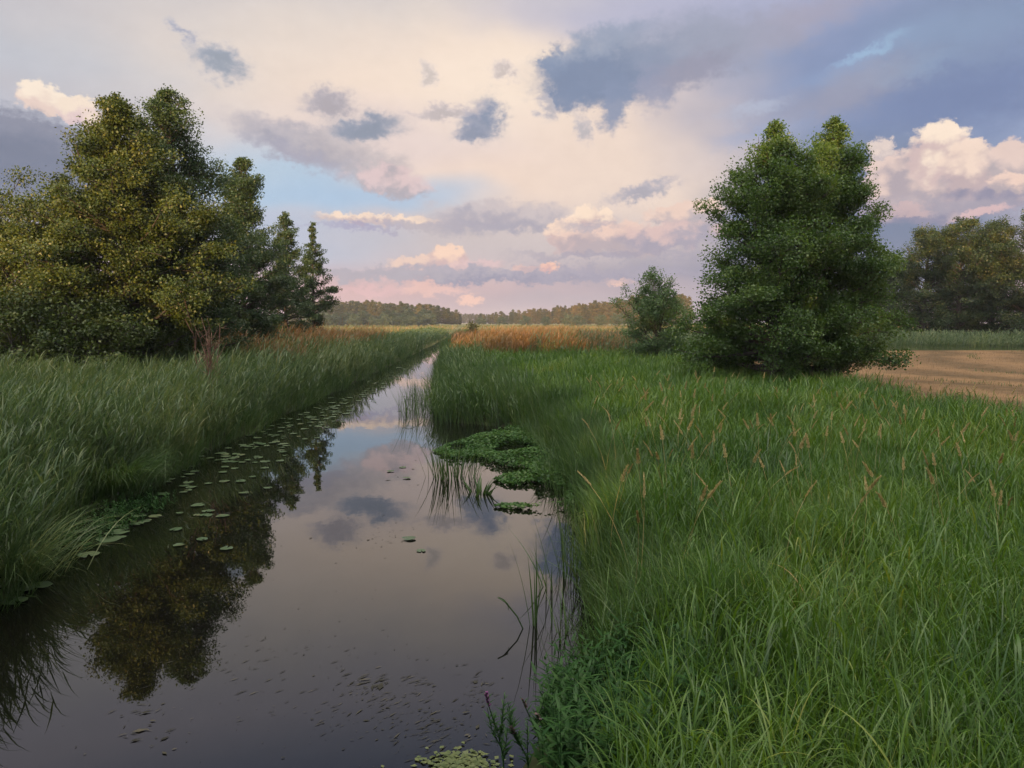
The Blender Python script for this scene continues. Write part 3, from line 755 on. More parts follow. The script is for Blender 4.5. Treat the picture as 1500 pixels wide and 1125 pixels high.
sp = Soup()
x, y = scatter(60000, 16, 70, lambda y: field_edge(y - .001) - .2, lambda y: np.minimum(y * .75 + 6, 60))
rr_ = np.hypot(x - 62, y - 44)
keep = (np.abs(np.sin(rr_ * .42 + .8 * noise2(x, y, .12, 91, 2))) < .16) & (noise2(x, y, .5, 92, 3) > -.1) | ((x - field_edge(y)) < RNG.exponential(.5, len(x)))
keep &= (y < 69.5) & (RNG.random(len(x)) < .55)
x, y = x[keep], y[keep]; n = len(x)
az = RNG.uniform(0, 6.28, n)
v, f, r, _ = ribbons(np.stack([x, y, np.full(n, .59)], 1), az, RNG.uniform(.08, .3, n) * np.where((x - field_edge(y)) < 1, 1.6, 1), np.abs(RNG.normal(.3, .25, n)), RNG.gamma(2, .3, n), RNG.uniform(.012, .03, n), 2)
sp.add(v, f, r)
stuff('field_weeds', sp, 'sedge', 'green weeds along the wheel tracks of the harvested field', 'weeds')

# ---------------------------------------------------------------- trees
def build_tree(seed, H, prof, r0, n_limb, leafN, leaf, t0=.12, up=.5, sub=2.4, sig=.24, wander=.25, asp=.72, stems=1, droop=0.0, side=None, gap=0.0):
    g = np.random.default_rng(seed)
    lines, cen, out, sg = [], [], [], []
    pt, pr = np.array([p[0] for p in prof]), np.array([p[1] for p in prof])
    for s in range(stems):
        sa = g.uniform(0, 6.28); sl = 0 if stems == 1 else g.uniform(.08, .3)
        Hs = H * (1 if s == 0 else g.uniform(.7, .95))
        nt_ = 14
        tz = np.linspace(0, 1, nt_)
        wx = np.cumsum(g.normal(0, wander / nt_ ** .5, nt_)) * .3; wy = np.cumsum(g.normal(0, wander / nt_ ** .5, nt_)) * .3
        tp = np.stack([wx - wx[0] + math.cos(sa) * sl * Hs * tz, wy - wy[0] + math.sin(sa) * sl * Hs * tz, tz * Hs], 1)
        tr = r0 * (1 - tz) ** .85 / (1 + .5 * (stems - 1)) + .012
        tr[0] *= 1.35
        lines.append((tp, tr))
        nl = n_limb // stems
        for i in range(nl):
            t = t0 + (.985 - t0) * ((i + g.uniform(.1, .9)) / nl) ** 1.05
            Lb = np.interp(t, pt, pr) * g.uniform(.62, 1.12)
            if side is not None: pass
            if g.random() < gap: Lb *= .5
            az = i * 2.4 + g.normal(0, .35)
            if side is not None:
                Lb *= 1 + side[0] * math.cos(az - side[1])
            e = up * (.15 + 1.0 * t) + g.normal(0, .14) - droop * (1 - t)
            p = np.array([np.interp(t, tz, tp[:, 0]), np.interp(t, tz, tp[:, 1]), t * Hs])
            pts = [p]
            ns = 6
            for j in range(ns):
                ej = e + (j / ns) * (.25 - droop) + g.normal(0, .1); aj = az + g.normal(0, .12)
                p = p + np.array([math.cos(aj) * math.cos(ej), math.sin(aj) * math.cos(ej), math.sin(ej)]) * Lb / ns
                pts.append(p)
            pts = np.array(pts)
            rb = np.interp(t, tz, tr) * .45 * (1 - np.linspace(0, 1, ns + 1)) ** .8 + .008
            lines.append((pts, rb))
            for q in np.arange(.4, 1.01, .2 / max(.6, min(2, Lb / 2))):
                cen.append([np.interp(q, np.linspace(0, 1, ns + 1), pts[:, k]) for k in range(3)]); out.append([math.cos(az), math.sin(az), .3]); sg.append(min(1, .3 + Lb * .55))
            for k in range(max(2, int(Lb * sub))):
                q = g.uniform(.22, .98)
                b = np.array([np.interp(q, np.linspace(0, 1, ns + 1), pts[:, kk]) for kk in range(3)])
                a2 = az + g.choice([-1, 1]) * g.uniform(.35, 1.25); e2 = e + g.normal(.15, .35)
                L2 = (Lb * g.uniform(.16, .38) + .25 * min(1, Lb)) * (1.15 - .4 * q)
                d2 = np.array([math.cos(a2) * math.cos(e2), math.sin(a2) * math.cos(e2), math.sin(e2)])
                pp = np.array([b, b + d2 * L2 * .5 + g.normal(0, .04, 3), b + d2 * L2])
                lines.append((pp, np.array([.016, .01, .005]) * (H / 11) ** .5))
                for s2 in (.35, .7, 1.0):
                    cen.append(b + d2 * L2 * s2); out.append(d2); sg.append(min(1, .3 + Lb * .55))
        for q in np.linspace(.9, 1.0, 6):
            cen.append([np.interp(q, tz, tp[:, 0]), np.interp(q, tz, tp[:, 1]), q * Hs]); out.append([0, 0, 1]); sg.append(.35)
    cen, out = np.array(cen, float), np.array(out, float)
    wgt = g.gamma(.8, 1, len(cen)) * np.array(sg) ** 1.5; wgt /= wgt.sum()
    ci = g.choice(len(cen), leafN, p=wgt)
    pos = cen[ci] + np.clip(g.normal(0, 1, (leafN, 3)), -1.5, 1.5) * np.array([sig, sig, sig * .6]) * (np.array(sg) * (.75 + .5 * g.random(len(cen))))[ci][:, None]
    keep = pos[:, 2] > .15
    pos, ci = pos[keep], ci[keep]; n = len(pos)
    ax = out[ci] * .7 + g.normal(0, .6, (n, 3)) + np.array([0, 0, -.25])
    nr = out[ci] * .45 + np.array([0, 0, .7]) + g.normal(0, .55, (n, 3))
    crnd = g.random(len(cen))
    rv = np.clip(.12 + .6 * crnd[ci] + g.normal(0, .17, n), 0, 1)
    lv, lf, lr = leaves(pos, ax, nr, leaf * g.uniform(.65, 1.3, n), asp, rv)
    wv, wf = tubes(lines, 6)
    return (wv, wf), (lv, lf, lr)

def tree(name, loc, label, cat, mat, rz=0.0, group=None, **kw):
    (wv, wf), (lv, lf, lr) = build_tree(**kw)
    root = empty(name, loc, rz)
    tag(root, label, cat, group)
    link('trunk', make_mesh('trunk', wv, wf, M['bark'], smooth=True), root)
    link('crown', make_mesh('crown', lv, lf, M[mat], {'rnd': lr}), root)
    return root

def ground_at(px, y):
    x = (px - 750) / F * (y * _cp + (CAM_H - .5) * _sp)
    return (x, y, float(gz(x, y)) - .05)

CON = [(0, .55), (.1, .85), (.25, 1.0), (.45, .85), (.65, .70), (.8, .48), (.92, .26), (1, .04)]
def sc(p, k): return [(a, b * k) for a, b in p]
TREES_BEGIN = 0
# left bank group
tree('alder_tree', ground_at(190, 29.5), 'big golden lit alder on the left bank, tallest of its group', 'tree', 'alder',
     seed=11, H=11.0, prof=sc([(0, .8), (.1, .95), (.25, 1.0), (.42, .84), (.6, .66), (.72, .50), (.82, .37), (.92, .19), (1, .03)], 4.1), r0=.26, n_limb=130, leafN=170000, leaf=.092, up=.55, sub=2.6, sig=.24, wander=.3, gap=.12)
tree('alder_tree', ground_at(262, 33.5), 'dark alder with pointed top just behind the big golden alder', 'tree', 'alder_dark',
     seed=12, H=12.6, prof=sc([(0, .6), (.1, .8), (.25, .95), (.42, .9), (.6, .7), (.8, .40), (.92, .18), (1, .03)], 3.6), r0=.25, n_limb=110, leafN=110000, leaf=.096, up=.6, sub=2.5, sig=.26)
tree('alder_tree', ground_at(358, 46), 'slender pointed alder between the big golden alder and the two thin ones', 'tree', 'alder_dark',
     seed=13, H=12.3, prof=sc(CON, 2.8), r0=.2, n_limb=90, leafN=80000, leaf=.115, up=.65, sub=2.4, sig=.27, gap=.1)
tree('alder_tree', ground_at(422, 60), 'thin see-through alder second from the right end of the left row', 'tree', 'alder_dark',
     seed=14, H=11.0, prof=sc(CON, 2.2), r0=.17, n_limb=84, leafN=30000, leaf=.135, up=.65, sub=2.0, sig=.26, gap=.2)
tree('alder_tree', ground_at(461, 68), 'thin alder with bare lower trunk at the right end of the left row', 'tree', 'alder_dark',
     seed=15, H=11.3, prof=sc([(0, .3), (.15, .7), (.3, 1), (.5, .8), (.75, .45), (1, .04)], 2.1), r0=.16, n_limb=64, leafN=20000, leaf=.14, t0=.16, up=.4, sub=1.8, sig=.26, gap=.25)
tree('willow_tree', ground_at(55, 33), 'broad olive tree at the left picture edge with rounded top', 'tree', 'alder',
     seed=16, H=7.8, prof=sc([(0, .8), (.2, 1), (.5, .95), (.75, .75), (.9, .5), (1, .25)], 3.2), r0=.2, n_limb=90, leafN=70000, leaf=.095, up=.7, sub=2.6, sig=.3, stems=2)
tree('willow_tree', ground_at(-60, 36), 'olive tree cut by the left picture edge behind the broad one', 'tree', 'alder',
     seed=17, H=8.4, prof=sc([(0, .8), (.2, 1), (.5, .95), (.75, .8), (.9, .55), (1, .25)], 3.4), r0=.2, n_limb=80, leafN=46000, leaf=.105, up=.7, sub=2.4, sig=.3)
tree('willow_shrub', ground_at(40, 26), 'low dark shrub at the left edge under the olive trees', 'shrub', 'alder',
     seed=18, H=3.2, prof=sc([(0, .9), (.4, 1), (.8, .7), (1, .3)], 1.8), r0=.07, n_limb=44, leafN=12000, leaf=.11, t0=.05, up=.7, stems=3, sig=.2)
tree('willow_shrub', ground_at(150, 26.5), 'low dark shrub in front of the big golden alder foot', 'shrub', 'alder',
     seed=19, H=3.0, prof=sc([(0, .9), (.4, 1), (.8, .7), (1, .3)], 2.0), r0=.07, n_limb=44, leafN=12000, leaf=.11, t0=.05, up=.7, stems=3, sig=.2)
# right bank pair
tree('maple_tree', ground_at(1130, 30), 'bright green tree with golden lit tip, left of the close pair on the meadow', 'tree', 'green',
     seed=21, H=10.3, prof=sc([(0, .7), (.06, .9), (.18, 1.0), (.3, .92), (.48, .8), (.62, .68), (.75, .50), (.88, .22), (1, .02)], 3.5), r0=.2, n_limb=120, leafN=150000, leaf=.094, t0=.07, up=.68, sub=2.6, sig=.26, droop=.03)
tree('maple_tree', ground_at(1206, 31.5), 'green tree with paler narrow tip, right of the close pair on the meadow', 'tree', 'green',
     seed=22, H=10.7, prof=sc([(0, .8), (.08, .95), (.2, 1.0), (.4, .95), (.6, .8), (.75, .60), (.88, .28), (1, .03)], 2.6), r0=.18, n_limb=110, leafN=115000, leaf=.094, t0=.05, up=.68, sub=2.5, sig=.26, droop=.03)
tree('willow_shrub', ground_at(960, 47), 'grey green multi-stemmed shrub alone left of the close pair', 'shrub', 'bush',
     seed=27, H=5.4, prof=sc([(0, .9), (.2, 1), (.5, .95), (.75, .7), (1, .15)], 2.3), r0=.08, n_limb=84, leafN=32000, leaf=.10, t0=.02, up=.8, sub=2.6, sig=.2, stems=5)
tree('willow_shrub', ground_at(1048, 38), 'low green shrub at the left foot of the close pair', 'shrub', 'green',
     seed=24, H=3.6, prof=sc([(0, .8), (.3, 1), (.7, .7), (1, .2)], 1.5), r0=.06, n_limb=50, leafN=9000, leaf=.13, t0=.03, up=.8, sub=2.6, sig=.2, stems=3)
# dark wood at the right edge
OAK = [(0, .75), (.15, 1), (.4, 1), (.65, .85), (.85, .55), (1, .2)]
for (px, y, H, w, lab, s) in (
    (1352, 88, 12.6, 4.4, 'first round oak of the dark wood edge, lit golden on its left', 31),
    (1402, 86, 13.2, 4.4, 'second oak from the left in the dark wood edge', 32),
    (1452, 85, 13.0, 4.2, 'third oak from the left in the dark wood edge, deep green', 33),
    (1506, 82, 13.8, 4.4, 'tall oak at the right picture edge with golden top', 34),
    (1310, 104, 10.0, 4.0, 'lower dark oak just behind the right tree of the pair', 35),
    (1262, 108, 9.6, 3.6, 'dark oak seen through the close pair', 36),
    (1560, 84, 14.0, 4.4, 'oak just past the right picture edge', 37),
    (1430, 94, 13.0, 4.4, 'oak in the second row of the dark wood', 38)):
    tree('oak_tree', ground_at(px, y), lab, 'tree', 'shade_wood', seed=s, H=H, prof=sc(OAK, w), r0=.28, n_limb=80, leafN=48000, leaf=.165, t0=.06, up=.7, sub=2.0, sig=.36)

# far woods: individual trees, small in the picture, sharing a few meshes
def far_proto(seed, H, prof, n, leaf, mat, stems=1):
    (wv, wf), (lv, lf, lr) = build_tree(seed=seed, H=H, prof=prof, r0=.25, n_limb=34, leafN=n, leaf=leaf, t0=.12, up=.55, sub=.7, sig=.55, stems=stems)
    k = len(lv)
    return make_mesh('far_tree', lv, lf, M[mat], {'rnd': lr})
protos_round = [far_proto(100 + i, 16, sc([(0, .6), (.3, 1), (.6, .95), (.85, .6), (1, .2)], 3.6), 2600, .75, 'far_wood') for i in range(4)]
protos_warm = [far_proto(150 + i, 16, sc([(0, .6), (.3, 1), (.6, .95), (.85, .6), (1, .2)], 3.6), 2600, .75, 'sunlit_wood') for i in range(3)]
protos_spire = [far_proto(110 + i, 17, sc([(0, .8), (.2, 1), (.5, .7), (.8, .36), (1, .05)], 4.4), 2200, .7, 'sunlit_wood') for i in range(3)]
protos_mid = [far_proto(140 + i, 9, sc([(0, .9), (.3, 1), (.6, .9), (.85, .6), (1, .2)], 3.4), 2400, .5, 'mid_wood', 2) for i in range(3)]
protos_bush = [far_proto(120 + i, 6, sc([(0, .9), (.3, 1), (.7, .8), (1, .4)], 4.2), 2000, .5, 'far_bush', 3) for i in range(3)]
def far(name, me, px, y, H0, H, label, cat, group):
    x = (px - 750) / F * y
    o = link(name, me, None, (x, y, .4))
    s = H / H0
    o.scale = (s * random.uniform(.9, 1.25), s * random.uniform(.9, 1.25), s)
    o.rotation_euler = (0, 0, random.uniform(0, 6.28))
    return tag(o, label, cat, group)
for row, dy in ((0, 0), (1, 14), (2, 28)):
    for px in np.arange(430 + row * 3, 676, 8.5):
        topy = np.interp(px, [430, 490, 560, 600, 640, 665, 676], [441, 443, 443, 446, 449, 455, 460])
        y = 500 + dy + random.uniform(-6, 6)
        H = (471 - topy) / F * y + CAM_H + random.uniform(-2.2, .6)
        far('forest_tree', random.choice(protos_round), px + random.uniform(-3, 3), y, 16, H, 'hazy broadleaf tree of the far wood left of the canal', 'tree', 'trees of the far wood left of the canal')
for row, dy in ((0, 0), (1, 14), (2, 30)):
    for px in np.arange(698 + row * 3, 1010, 6.4):
        topy = np.interp(px, [690, 720, 760, 800, 850, 900, 940, 1010], [463, 461, 457, 453, 449, 442, 438, 436])
        y = np.interp(px, [690, 800, 940, 1010], [640, 540, 420, 400]) + dy + random.uniform(-6, 6)
        H = (471 - topy) / F * y + CAM_H + random.uniform(-2.4, 1.6)
        me, h0 = (random.choice(protos_spire), 17) if random.random() < .42 else (random.choice(protos_warm if px > 760 else protos_round), 16)
        far('forest_tree', me, px + random.uniform(-3, 3), y, h0, H, 'sunlit tree of the far mixed wood right of the canal', 'tree', 'trees of the far wood right of the canal')
for px in np.arange(662, 722, 3.4):
    far('forest_tree', random.choice(protos_round), px, 900 + random.uniform(-15, 15), 16, 11.5 + random.uniform(-.7, .7), 'faint blue tree closing the gap at the canal end', 'tree', 'faint trees at the canal end')
for px in np.arange(470, 640, 7.5):
    y = 440 + random.uniform(-12, 12)
    H = np.interp(px, [470, 560, 600, 640], [8.2, 8.0, 9.5, 7.5]) * random.uniform(.8, 1.1)
    far('forest_tree', random.choice(protos_mid), px + random.uniform(-2, 2), y, 9, H, 'low green tree in front of the far wood left of the canal', 'tree', 'low trees in front of the far left wood')
for px, y, H in ((500, 420, 5.0), (520, 410, 5.4), (548, 400, 4.4), (566, 392, 5.6), (585, 396, 5.0), (603, 405, 5.2), (628, 430, 6.4), (476, 400, 6.5), (455, 400, 6.5)):
    far('willow_bush', random.choice(protos_bush), px, y, 6, H, 'rounded grey willow bush at the foot of the far left wood', 'bush', 'willow bushes below the far left wood')
for px, y, H in ((705, 480, 4.6), (735, 470, 5), (770, 440, 5.4), (800, 420, 5), (833, 400, 6), (845, 400, 5.4), (880, 390, 5.6), (905, 385, 6)):
    far('willow_bush', random.choice(protos_bush), px, y, 6, H, 'rounded warm toned bush at the foot of the far right wood', 'bush', 'bushes below the far right wood')
me = far_proto(131, 3.0, sc([(0, .8), (.4, 1), (.8, .6), (1, .2)], 1.1), 1500, .22, 'yellow_bush', 3)
x, y, z = ground_at(692, 96); o = link('willow_bush', me, None, (x, y, z)); o.scale = (.85, .85, .85)
tag(o, 'small yellow green bush where the canal narrows, beside the orange reeds', 'bush')

# unseen tree belt added behind the viewpoint, heights set to shade the near meadow
sp = Soup()
for k, u in enumerate(np.arange(-62, 62, 3.0)):
    px_, py_ = math.cos(R(SUN_BACK)), -math.sin(R(SUN_BACK))      # across the sun direction
    dist = 24 + random.uniform(-2, 2)
    bx = u * px_ + to_sun.x * dist; by = u * py_ + to_sun.y * dist
    H = (12.9 if u > -5.5 else 5.4) + random.uniform(-1.0, .7) * (2.4 if u > 14 else 1) + (3.6 if u > 14 else 0)
    (wv, wf), (lv, lf, lr) = build_tree(seed=200 + k, H=H, prof=sc(OAK, 3.4), r0=.25, n_limb=44, leafN=5200, leaf=.6, t0=.05, up=.7, sub=1.2, sig=.4)
    sp.add(lv + np.array([bx, by, .5]), lf, lr)
    sp.add(wv + np.array([bx, by, .4]), wf, np.full(len(wv), .1))
stuff('shade_tree_belt', sp, 'shade_wood', 'unseen belt of trees added behind the viewpoint to cast the evening shade', 'trees')

# bare red brown shrub on the left bank
g = np.random.default_rng(5)
lines = []
for k in range(9):
    a = g.uniform(0, 6.28); p = np.array([g.normal(0, .1), g.normal(0, .1), 0.]); pts = [p]; d = np.array([math.cos(a) * .16, math.sin(a) * .16, 1.])
    Lk = g.uniform(1.9, 3.1)
    for j in range(6):
        d = d + g.normal(0, .09, 3); d /= np.linalg.norm(d); p = p + d * Lk / 6; pts.append(p)
        if j > 1:
            for q in range(2):
                e = d + g.normal(0, .45, 3); e /= np.linalg.norm(e); lines.append((np.array([p, p + e * .25, p + e * .5 + np.array([0, 0, .06])]), np.array([.009, .007, .004])))
    lines.append((np.array(pts), np.linspace(.016, .005, 7)))
x, y, z = ground_at(312, 23)
bv, bf = tubes(lines, 5)
o = link('bare_shrub', make_mesh('bare_shrub', bv, bf, M['redtwig']), None, (x, y, z))
tag(o, 'leafless red brown shrub standing in the left reeds below the golden alder', 'shrub')

# ---------------------------------------------------------------- plants in and beside the water
def clump_obj(name, centre, n, spread, h, w, mat, label, cat, seed, lean=.25, bend=.3, K=7):
    g = np.random.default_rng(seed)
    b = np.stack([g.normal(0, spread, n), g.normal(0, spread, n), np.full(n, -.15)], 1)
    az = np.arctan2(b[:, 1], b[:, 0]) + g.normal(0, .6, n)
    v, f, r, _ = ribbons(b, az, h * g.uniform(.55, 1.1, n), np.abs(g.normal(lean, .12, n)), np.abs(g.normal(bend, .2, n)), w * g.uniform(.7, 1.2, n), K, np.clip(g.normal(.45, .25, n), 0, 1), face=az + np.pi / 2 + g.normal(0, .7, n))
    o = link(name, make_mesh(name, v, f, M[mat], {'rnd': r}), None, centre)
    return tag(o, label, cat)
clump_obj('sedge_clump', tuple(on_plane(664, 700)), 95, .22, 1.05, .022, 'sedge', 'clump of upright sedge in the water before the cress mat', 'sedge', 51, .14, .25)
clump_obj('sedge_clump', tuple(on_plane(702, 722)), 26, .10, .55, .05, 'sedge', 'short dark clump of broad leaves beside the sedge in the water', 'sedge', 57, .35, .5)
clump_obj('reed_tuft', tuple(on_plane(783, 915)), 7, .035, 1.15, .020, 'sedge', 'lone fan of thin blades rising from open water on the right', 'reed', 52, .10, .12)
clump_obj('reed_tuft', tuple(on_plane(835, 840)), 14, .09, 1.15, .018, 'sedge', 'thin tuft of blades close to the right bank behind the lone fan', 'reed', 53, .10, .2)
clump_obj('reed_tuft', tuple(on_plane(812, 918)), 7, .05, .75, .018, 'sedge', 'sparse leaning blades right of the lone fan', 'reed', 54, .35, .35)
clump_obj('reed_tuft', tuple(on_plane(806, 862)), 9, .06, 1.0, .016, 'sedge', 'low loose tuft between the lone fan and the bank', 'reed', 58, .22, .3)
clump_obj('reed_tuft', tuple(on_plane(832, 935)), 12, .07, .8, .016, 'sedge', 'dark leaning tuft at the bank foot nearest the viewer', 'reed', 59, .35, .35)
# broken bent blade lying by the lone fan
pts = np.array([on_plane(766, 921), on_plane(766, 921) + [-.06, 0, .13], on_plane(766, 921) + [-.20, .02, .30], on_plane(766, 921) + [-.26, .02, .33], on_plane(766, 921) + [-.16, .0, .27], on_plane(766, 921) + [-.15, 0, .20]])
bv, bf = tubes([(pts, np.array([.007, .008, .009, .008, .006, .003]))], 5)
tag(link('bent_reed', make_mesh('bent_reed', bv, bf, M['sedge'], {'rnd': np.full(len(bv), .2)}, True)), 'snapped reed blade folded over beside the lone fan', 'reed')
# bowed stem arching into the water
c0 = on_plane(622, 600); c1 = on_plane(628, 628)
aa = np.linspace(0, 1, 14)
q0 = on_plane(626, 606)
pts = np.stack([q0[0] + .15 - .95 * np.sin(aa * np.pi * .62) , q0[1] + aa * -.3, .55 * np.sin(np.pi * aa) ** .8 - .03], 1)
bv, bf = tubes([(pts, np.full(14, .008))], 5)
tag(link('bowed_stem', make_mesh('bowed_stem', bv, bf, M['sedge'], {'rnd': np.full(len(bv), .15)}, True)), 'thin stem bowed over into the water off the right reeds', 'reed')
# drooping tussock on the left bank
clump_obj('sedge_tussock', tuple(on_plane(165, 735) + [0, 0, .35]), 900, .26, 1.35, .012, 'sedge', 'large drooping sedge tussock overhanging the left waterline', 'sedge', 55, .4, 1.7, 8)
clump_obj('sedge_tussock', tuple(on_plane(30, 860) + [-.1, 0, .25]), 420, .22, 1.3, .016, 'reed', 'pale grass tussock sprawling over the water at the left edge', 'grass', 56, .6, 1.2, 8)

# cress mat
def inside(px, py, poly):
    r = np.zeros(len(px), bool); n = len(poly)
    for i in range(n):
        (x1, y1), (x2, y2) = poly[i], poly[(i + 1) % n]
        c = (y1 > py) != (y2 > py)
        r ^= c & (px < (x2 - x1) * (py - y1) / (y2 - y1 + 1e-12) + x1)
    return r
sp = Soup()
poly = [on_plane(*p)[:2] for p in ((634, 662), (655, 652), (700, 641), (750, 632), (875, 626), (880, 700), (850, 722), (790, 716), (770, 690), (735, 684), (700, 672), (660, 674))]
poly2 = [on_plane(*p)[:2] for p in ((715, 700), (770, 694), (840, 706), (840, 740), (800, 746), (752, 748), (722, 744), (770, 726))]
for (P, n, hm) in ((poly, 17000, .20), (poly2, 2600, .10)):
    P = np.array(P); lo, hi = P.min(0), P.max(0)
    x = RNG.uniform(lo[0], hi[0], n * 2); y = RNG.uniform(lo[1], hi[1], n * 2)
    ok = inside(x, y, P) & (noise2(x, y, 1.6, 61, 3) > (-.75 if hm > .15 else -.15)); x, y = x[ok][:n], y[ok][:n]; n = len(x)
    top = hm * (.65 + .5 * noise2(x, y, 1.8, 62, 3)) * np.clip((x - lo[0]) * .8 + .25, .2, 1)
    z = .02 + np.maximum(top, .02) * RNG.random(n) ** .6
    ax = RNG.normal(0, 1, (n, 3)); ax[:, 2] *= .3
    nr = np.array([0, 0, 1.]) + RNG.normal(0, .45, (n, 3))
    sp.add(*leaves(np.stack([x, y, z], 1), ax, nr, RNG.uniform(.05, .095, n), .85))
stuff('cress_mat', sp, 'cress', 'dark green mat of floating cress jutting from the right bank', 'water plants')

# broad leaved herbs on the near right bank and at the left waterline
sp = Soup()
def herbs(n, xf, yf, h, L):
    x, y = xf(n), yf(n)
    z = np.maximum(gz(x, y), -.05)
    az = RNG.uniform(0, 6.28, n); hh = h * RNG.uniform(.5, 1.1, n)
    v, f, r, c = ribbons(np.stack([x, y, z], 1), az, hh, np.abs(RNG.normal(.1, .12, n)), np.abs(RNG.normal(.2, .2, n)), np.full(n, .008), 5, np.full(n, .2), taper=4)
    sp.add(v, f, r)
    for k in range(16):
        q = (.15 + .85 * (k // 2) / 8) * 5 * .999; i0 = int(q); fr = q - i0
        b = c[:, i0] * (1 - fr) + c[:, i0 + 1] * fr
        la = az + (k // 2) * 1.57 + (k % 2) * math.pi + RNG.normal(0, .3, n)
        lk = L * RNG.uniform(.6, 1.2, n) * (1.15 - .6 * k / 16)
        v, f, r, _ = ribbons(b, la, lk, RNG.uniform(.7, 1.2, n), RNG.uniform(.2, .9, n), lk * .27, 4, np.clip(RNG.normal(.45, .22, n), 0, 1), taper=1.7)
        sp.add(v, f, r)
herbs(240, lambda n: RNG.uniform(.25, 1.4, n), lambda n: RNG.uniform(4.3, 6.4, n), .62, .15)
herbs(140, lambda n: RNG.uniform(4, 9, n), lambda n: RNG.uniform(15, 18, n), .85, .16)
herbs(120, lambda n: RNG.uniform(8.5, 12, n), lambda n: RNG.uniform(17, 21, n), .9, .16)
herbs(120, lambda n: RNG.uniform(.2, 2.6, n), lambda n: RNG.uniform(4.2, 5.4, n), .5, .14)
herbs(110, lambda n: RNG.uniform(-6.6, -5.9, n), lambda n: RNG.uniform(10.5, 13.5, n), .4, .10)
herbs(130, lambda n: RNG.uniform(-8.6, -7.7, n), lambda n: RNG.uniform(21.5, 25, n), .55, .13)
stuff('bank_herbs', sp, 'herb', 'leafy herbs crowding the near right bank', 'herbs')

# purple loosestrife at the bottom of the view
def loosestrife(px, py, y, label, flower, seed, h=None):
    top = at_depth(px, py, y)
    g = np.random.default_rng(seed)
    x = top[0] + .1; z0 = max(float(gz(x, y)), -.05); H = top[2] - z0
    root = empty('loosestrife_plant', (x, y, z0)); tag(root, label, 'plant')
    n = 8
    t = np.linspace(0, 1, n); pts = np.stack([-.1 * t ** 1.2 + .02 * np.sin(t * 5), .03 * np.sin(t * 4), H * t], 1)
    lines = [(pts, np.linspace(.007, .003, n))]
    tips = [(pts, H)]
    for k in range(4):
        q = g.uniform(.3, .6); b = np.array([np.interp(q, t, pts[:, j]) for j in range(3)]); a = g.uniform(0, 6.28)
        l = g.uniform(.2, .34); bp = np.stack([b, b + np.array([math.cos(a) * .07, math.sin(a) * .07, l * .5]), b + np.array([math.cos(a) * .1, math.sin(a) * .1, l])])
        lines.append((bp, np.array([.004, .003, .002]))); tips.append((bp, l))
    v, f = tubes(lines, 5)
    link('stem', make_mesh('stem', v, f, M['herb'], {'rnd': np.full(len(v), .3)}), root)
    s = Soup()
    for bp, l in tips:
        m = int(l * 75)
        q = g.uniform(.12, .97, m); tt = np.linspace(0, 1, len(bp))
        b = np.stack([np.interp(q, tt, bp[:, j]) for j in range(3)], 1)
        la = g.uniform(0, 6.28, m); lk = .085 * (1.15 - .6 * q) * g.uniform(.7, 1.2, m)
        v, f, r, _ = ribbons(b, la, lk, g.uniform(.5, 1.1, m), g.uniform(.1, .8, m), lk * .24, 3, np.clip(g.normal(.5, .2, m), 0, 1), taper=1.7)
        s.add(v, f, r)
    link('foliage', s.mesh('foliage', M['herb']), root)
    s = Soup()
    m = 70 if flower else 40
    q = g.uniform(0, 1, m); b = np.array([pts[-1] - (pts[-1] - pts[-3]) * (1 - k) * .55 for k in q])
    a = g.uniform(0, 6.28, m); d = np.stack([np.cos(a), np.sin(a), np.full(m, .5)], 1)
    s.add(*leaves(b + d * .009, d, np.array([0, 0, 1.]) + g.normal(0, .4, (m, 3)), np.full(m, .02), .7))
    link('flower_spike', s.mesh('flower_spike', M['flower' if flower else 'dark_bud']), root)
loosestrife(716, 1012, 5.15, 'magenta flowering loosestrife rising at the bottom from the water edge', True, 71)
loosestrife(770, 1022, 5.2, 'loosestrife with faded brown spike next to the magenta one', False, 72)
loosestrife(790, 1044, 5.1, 'short leafy loosestrife right of the faded one', False, 73)
loosestrife(752, 1062, 5.0, 'lowest leafy loosestrife between the two flower spikes', False, 74)

# ---------------------------------------------------------------- lily pads
def pad_mesh(seed):
    g = np.random.default_rng(seed)
    n = 26; a0 = .22
    ang = np.linspace(a0, 2 * np.pi - a0, n)
    vs, fs = [(0.08, 0, .0)], []
    rads = (.55, 1.0)
    for ri, rr in enumerate(rads):
        for a in ang:
            w = 1 + .04 * math.sin(3 * a + seed) + .025 * math.sin(7 * a + seed * 2)
            vs.append((math.cos(a) * rr * w, math.sin(a) * rr * w * .86, (.03 * math.sin(2 * a + seed) + .02 * math.sin(5 * a)) * (rr > .9)))
    tris = []
    for i in range(n - 1):
        tris.append((0, 1 + i, 1 + i, 2 + i))
    me = bpy.data.meshes.new('lily_pad')
    faces = [(0, 1 + i, 2 + i) for i in range(n - 1)] + [(1 + i, 1 + n + i, 2 + n + i, 2 + i) for i in range(n - 1)]
    me.from_pydata(vs, [], faces)
    a = me.attributes.new('rnd', 'FLOAT', 'POINT'); a.data.foreach_set('value', np.full(len(vs), g.uniform(.1, .9), np.float32))
    me.materials.append(M['pad'])
    for p in me.polygons: p.use_smooth = True
    me.update()
    return me
PADS = [pad_mesh(s) for s in range(7)]
placed = []
def pad(px, py, r, label, group=None):
    p = on_plane(px, py, .012)
    if group and (p[0] < left_edge(p[1]) + .02): return
    o = link('lily_pad', random.choice(PADS), None, (p[0], p[1], .010 + random.uniform(0, .014)))
    o.scale = (r, r, r); o.rotation_euler = (random.uniform(-.03, .03), random.uniform(-.03, .03), random.uniform(0, 6.28))
    tag(o, label, 'lily pad', group)
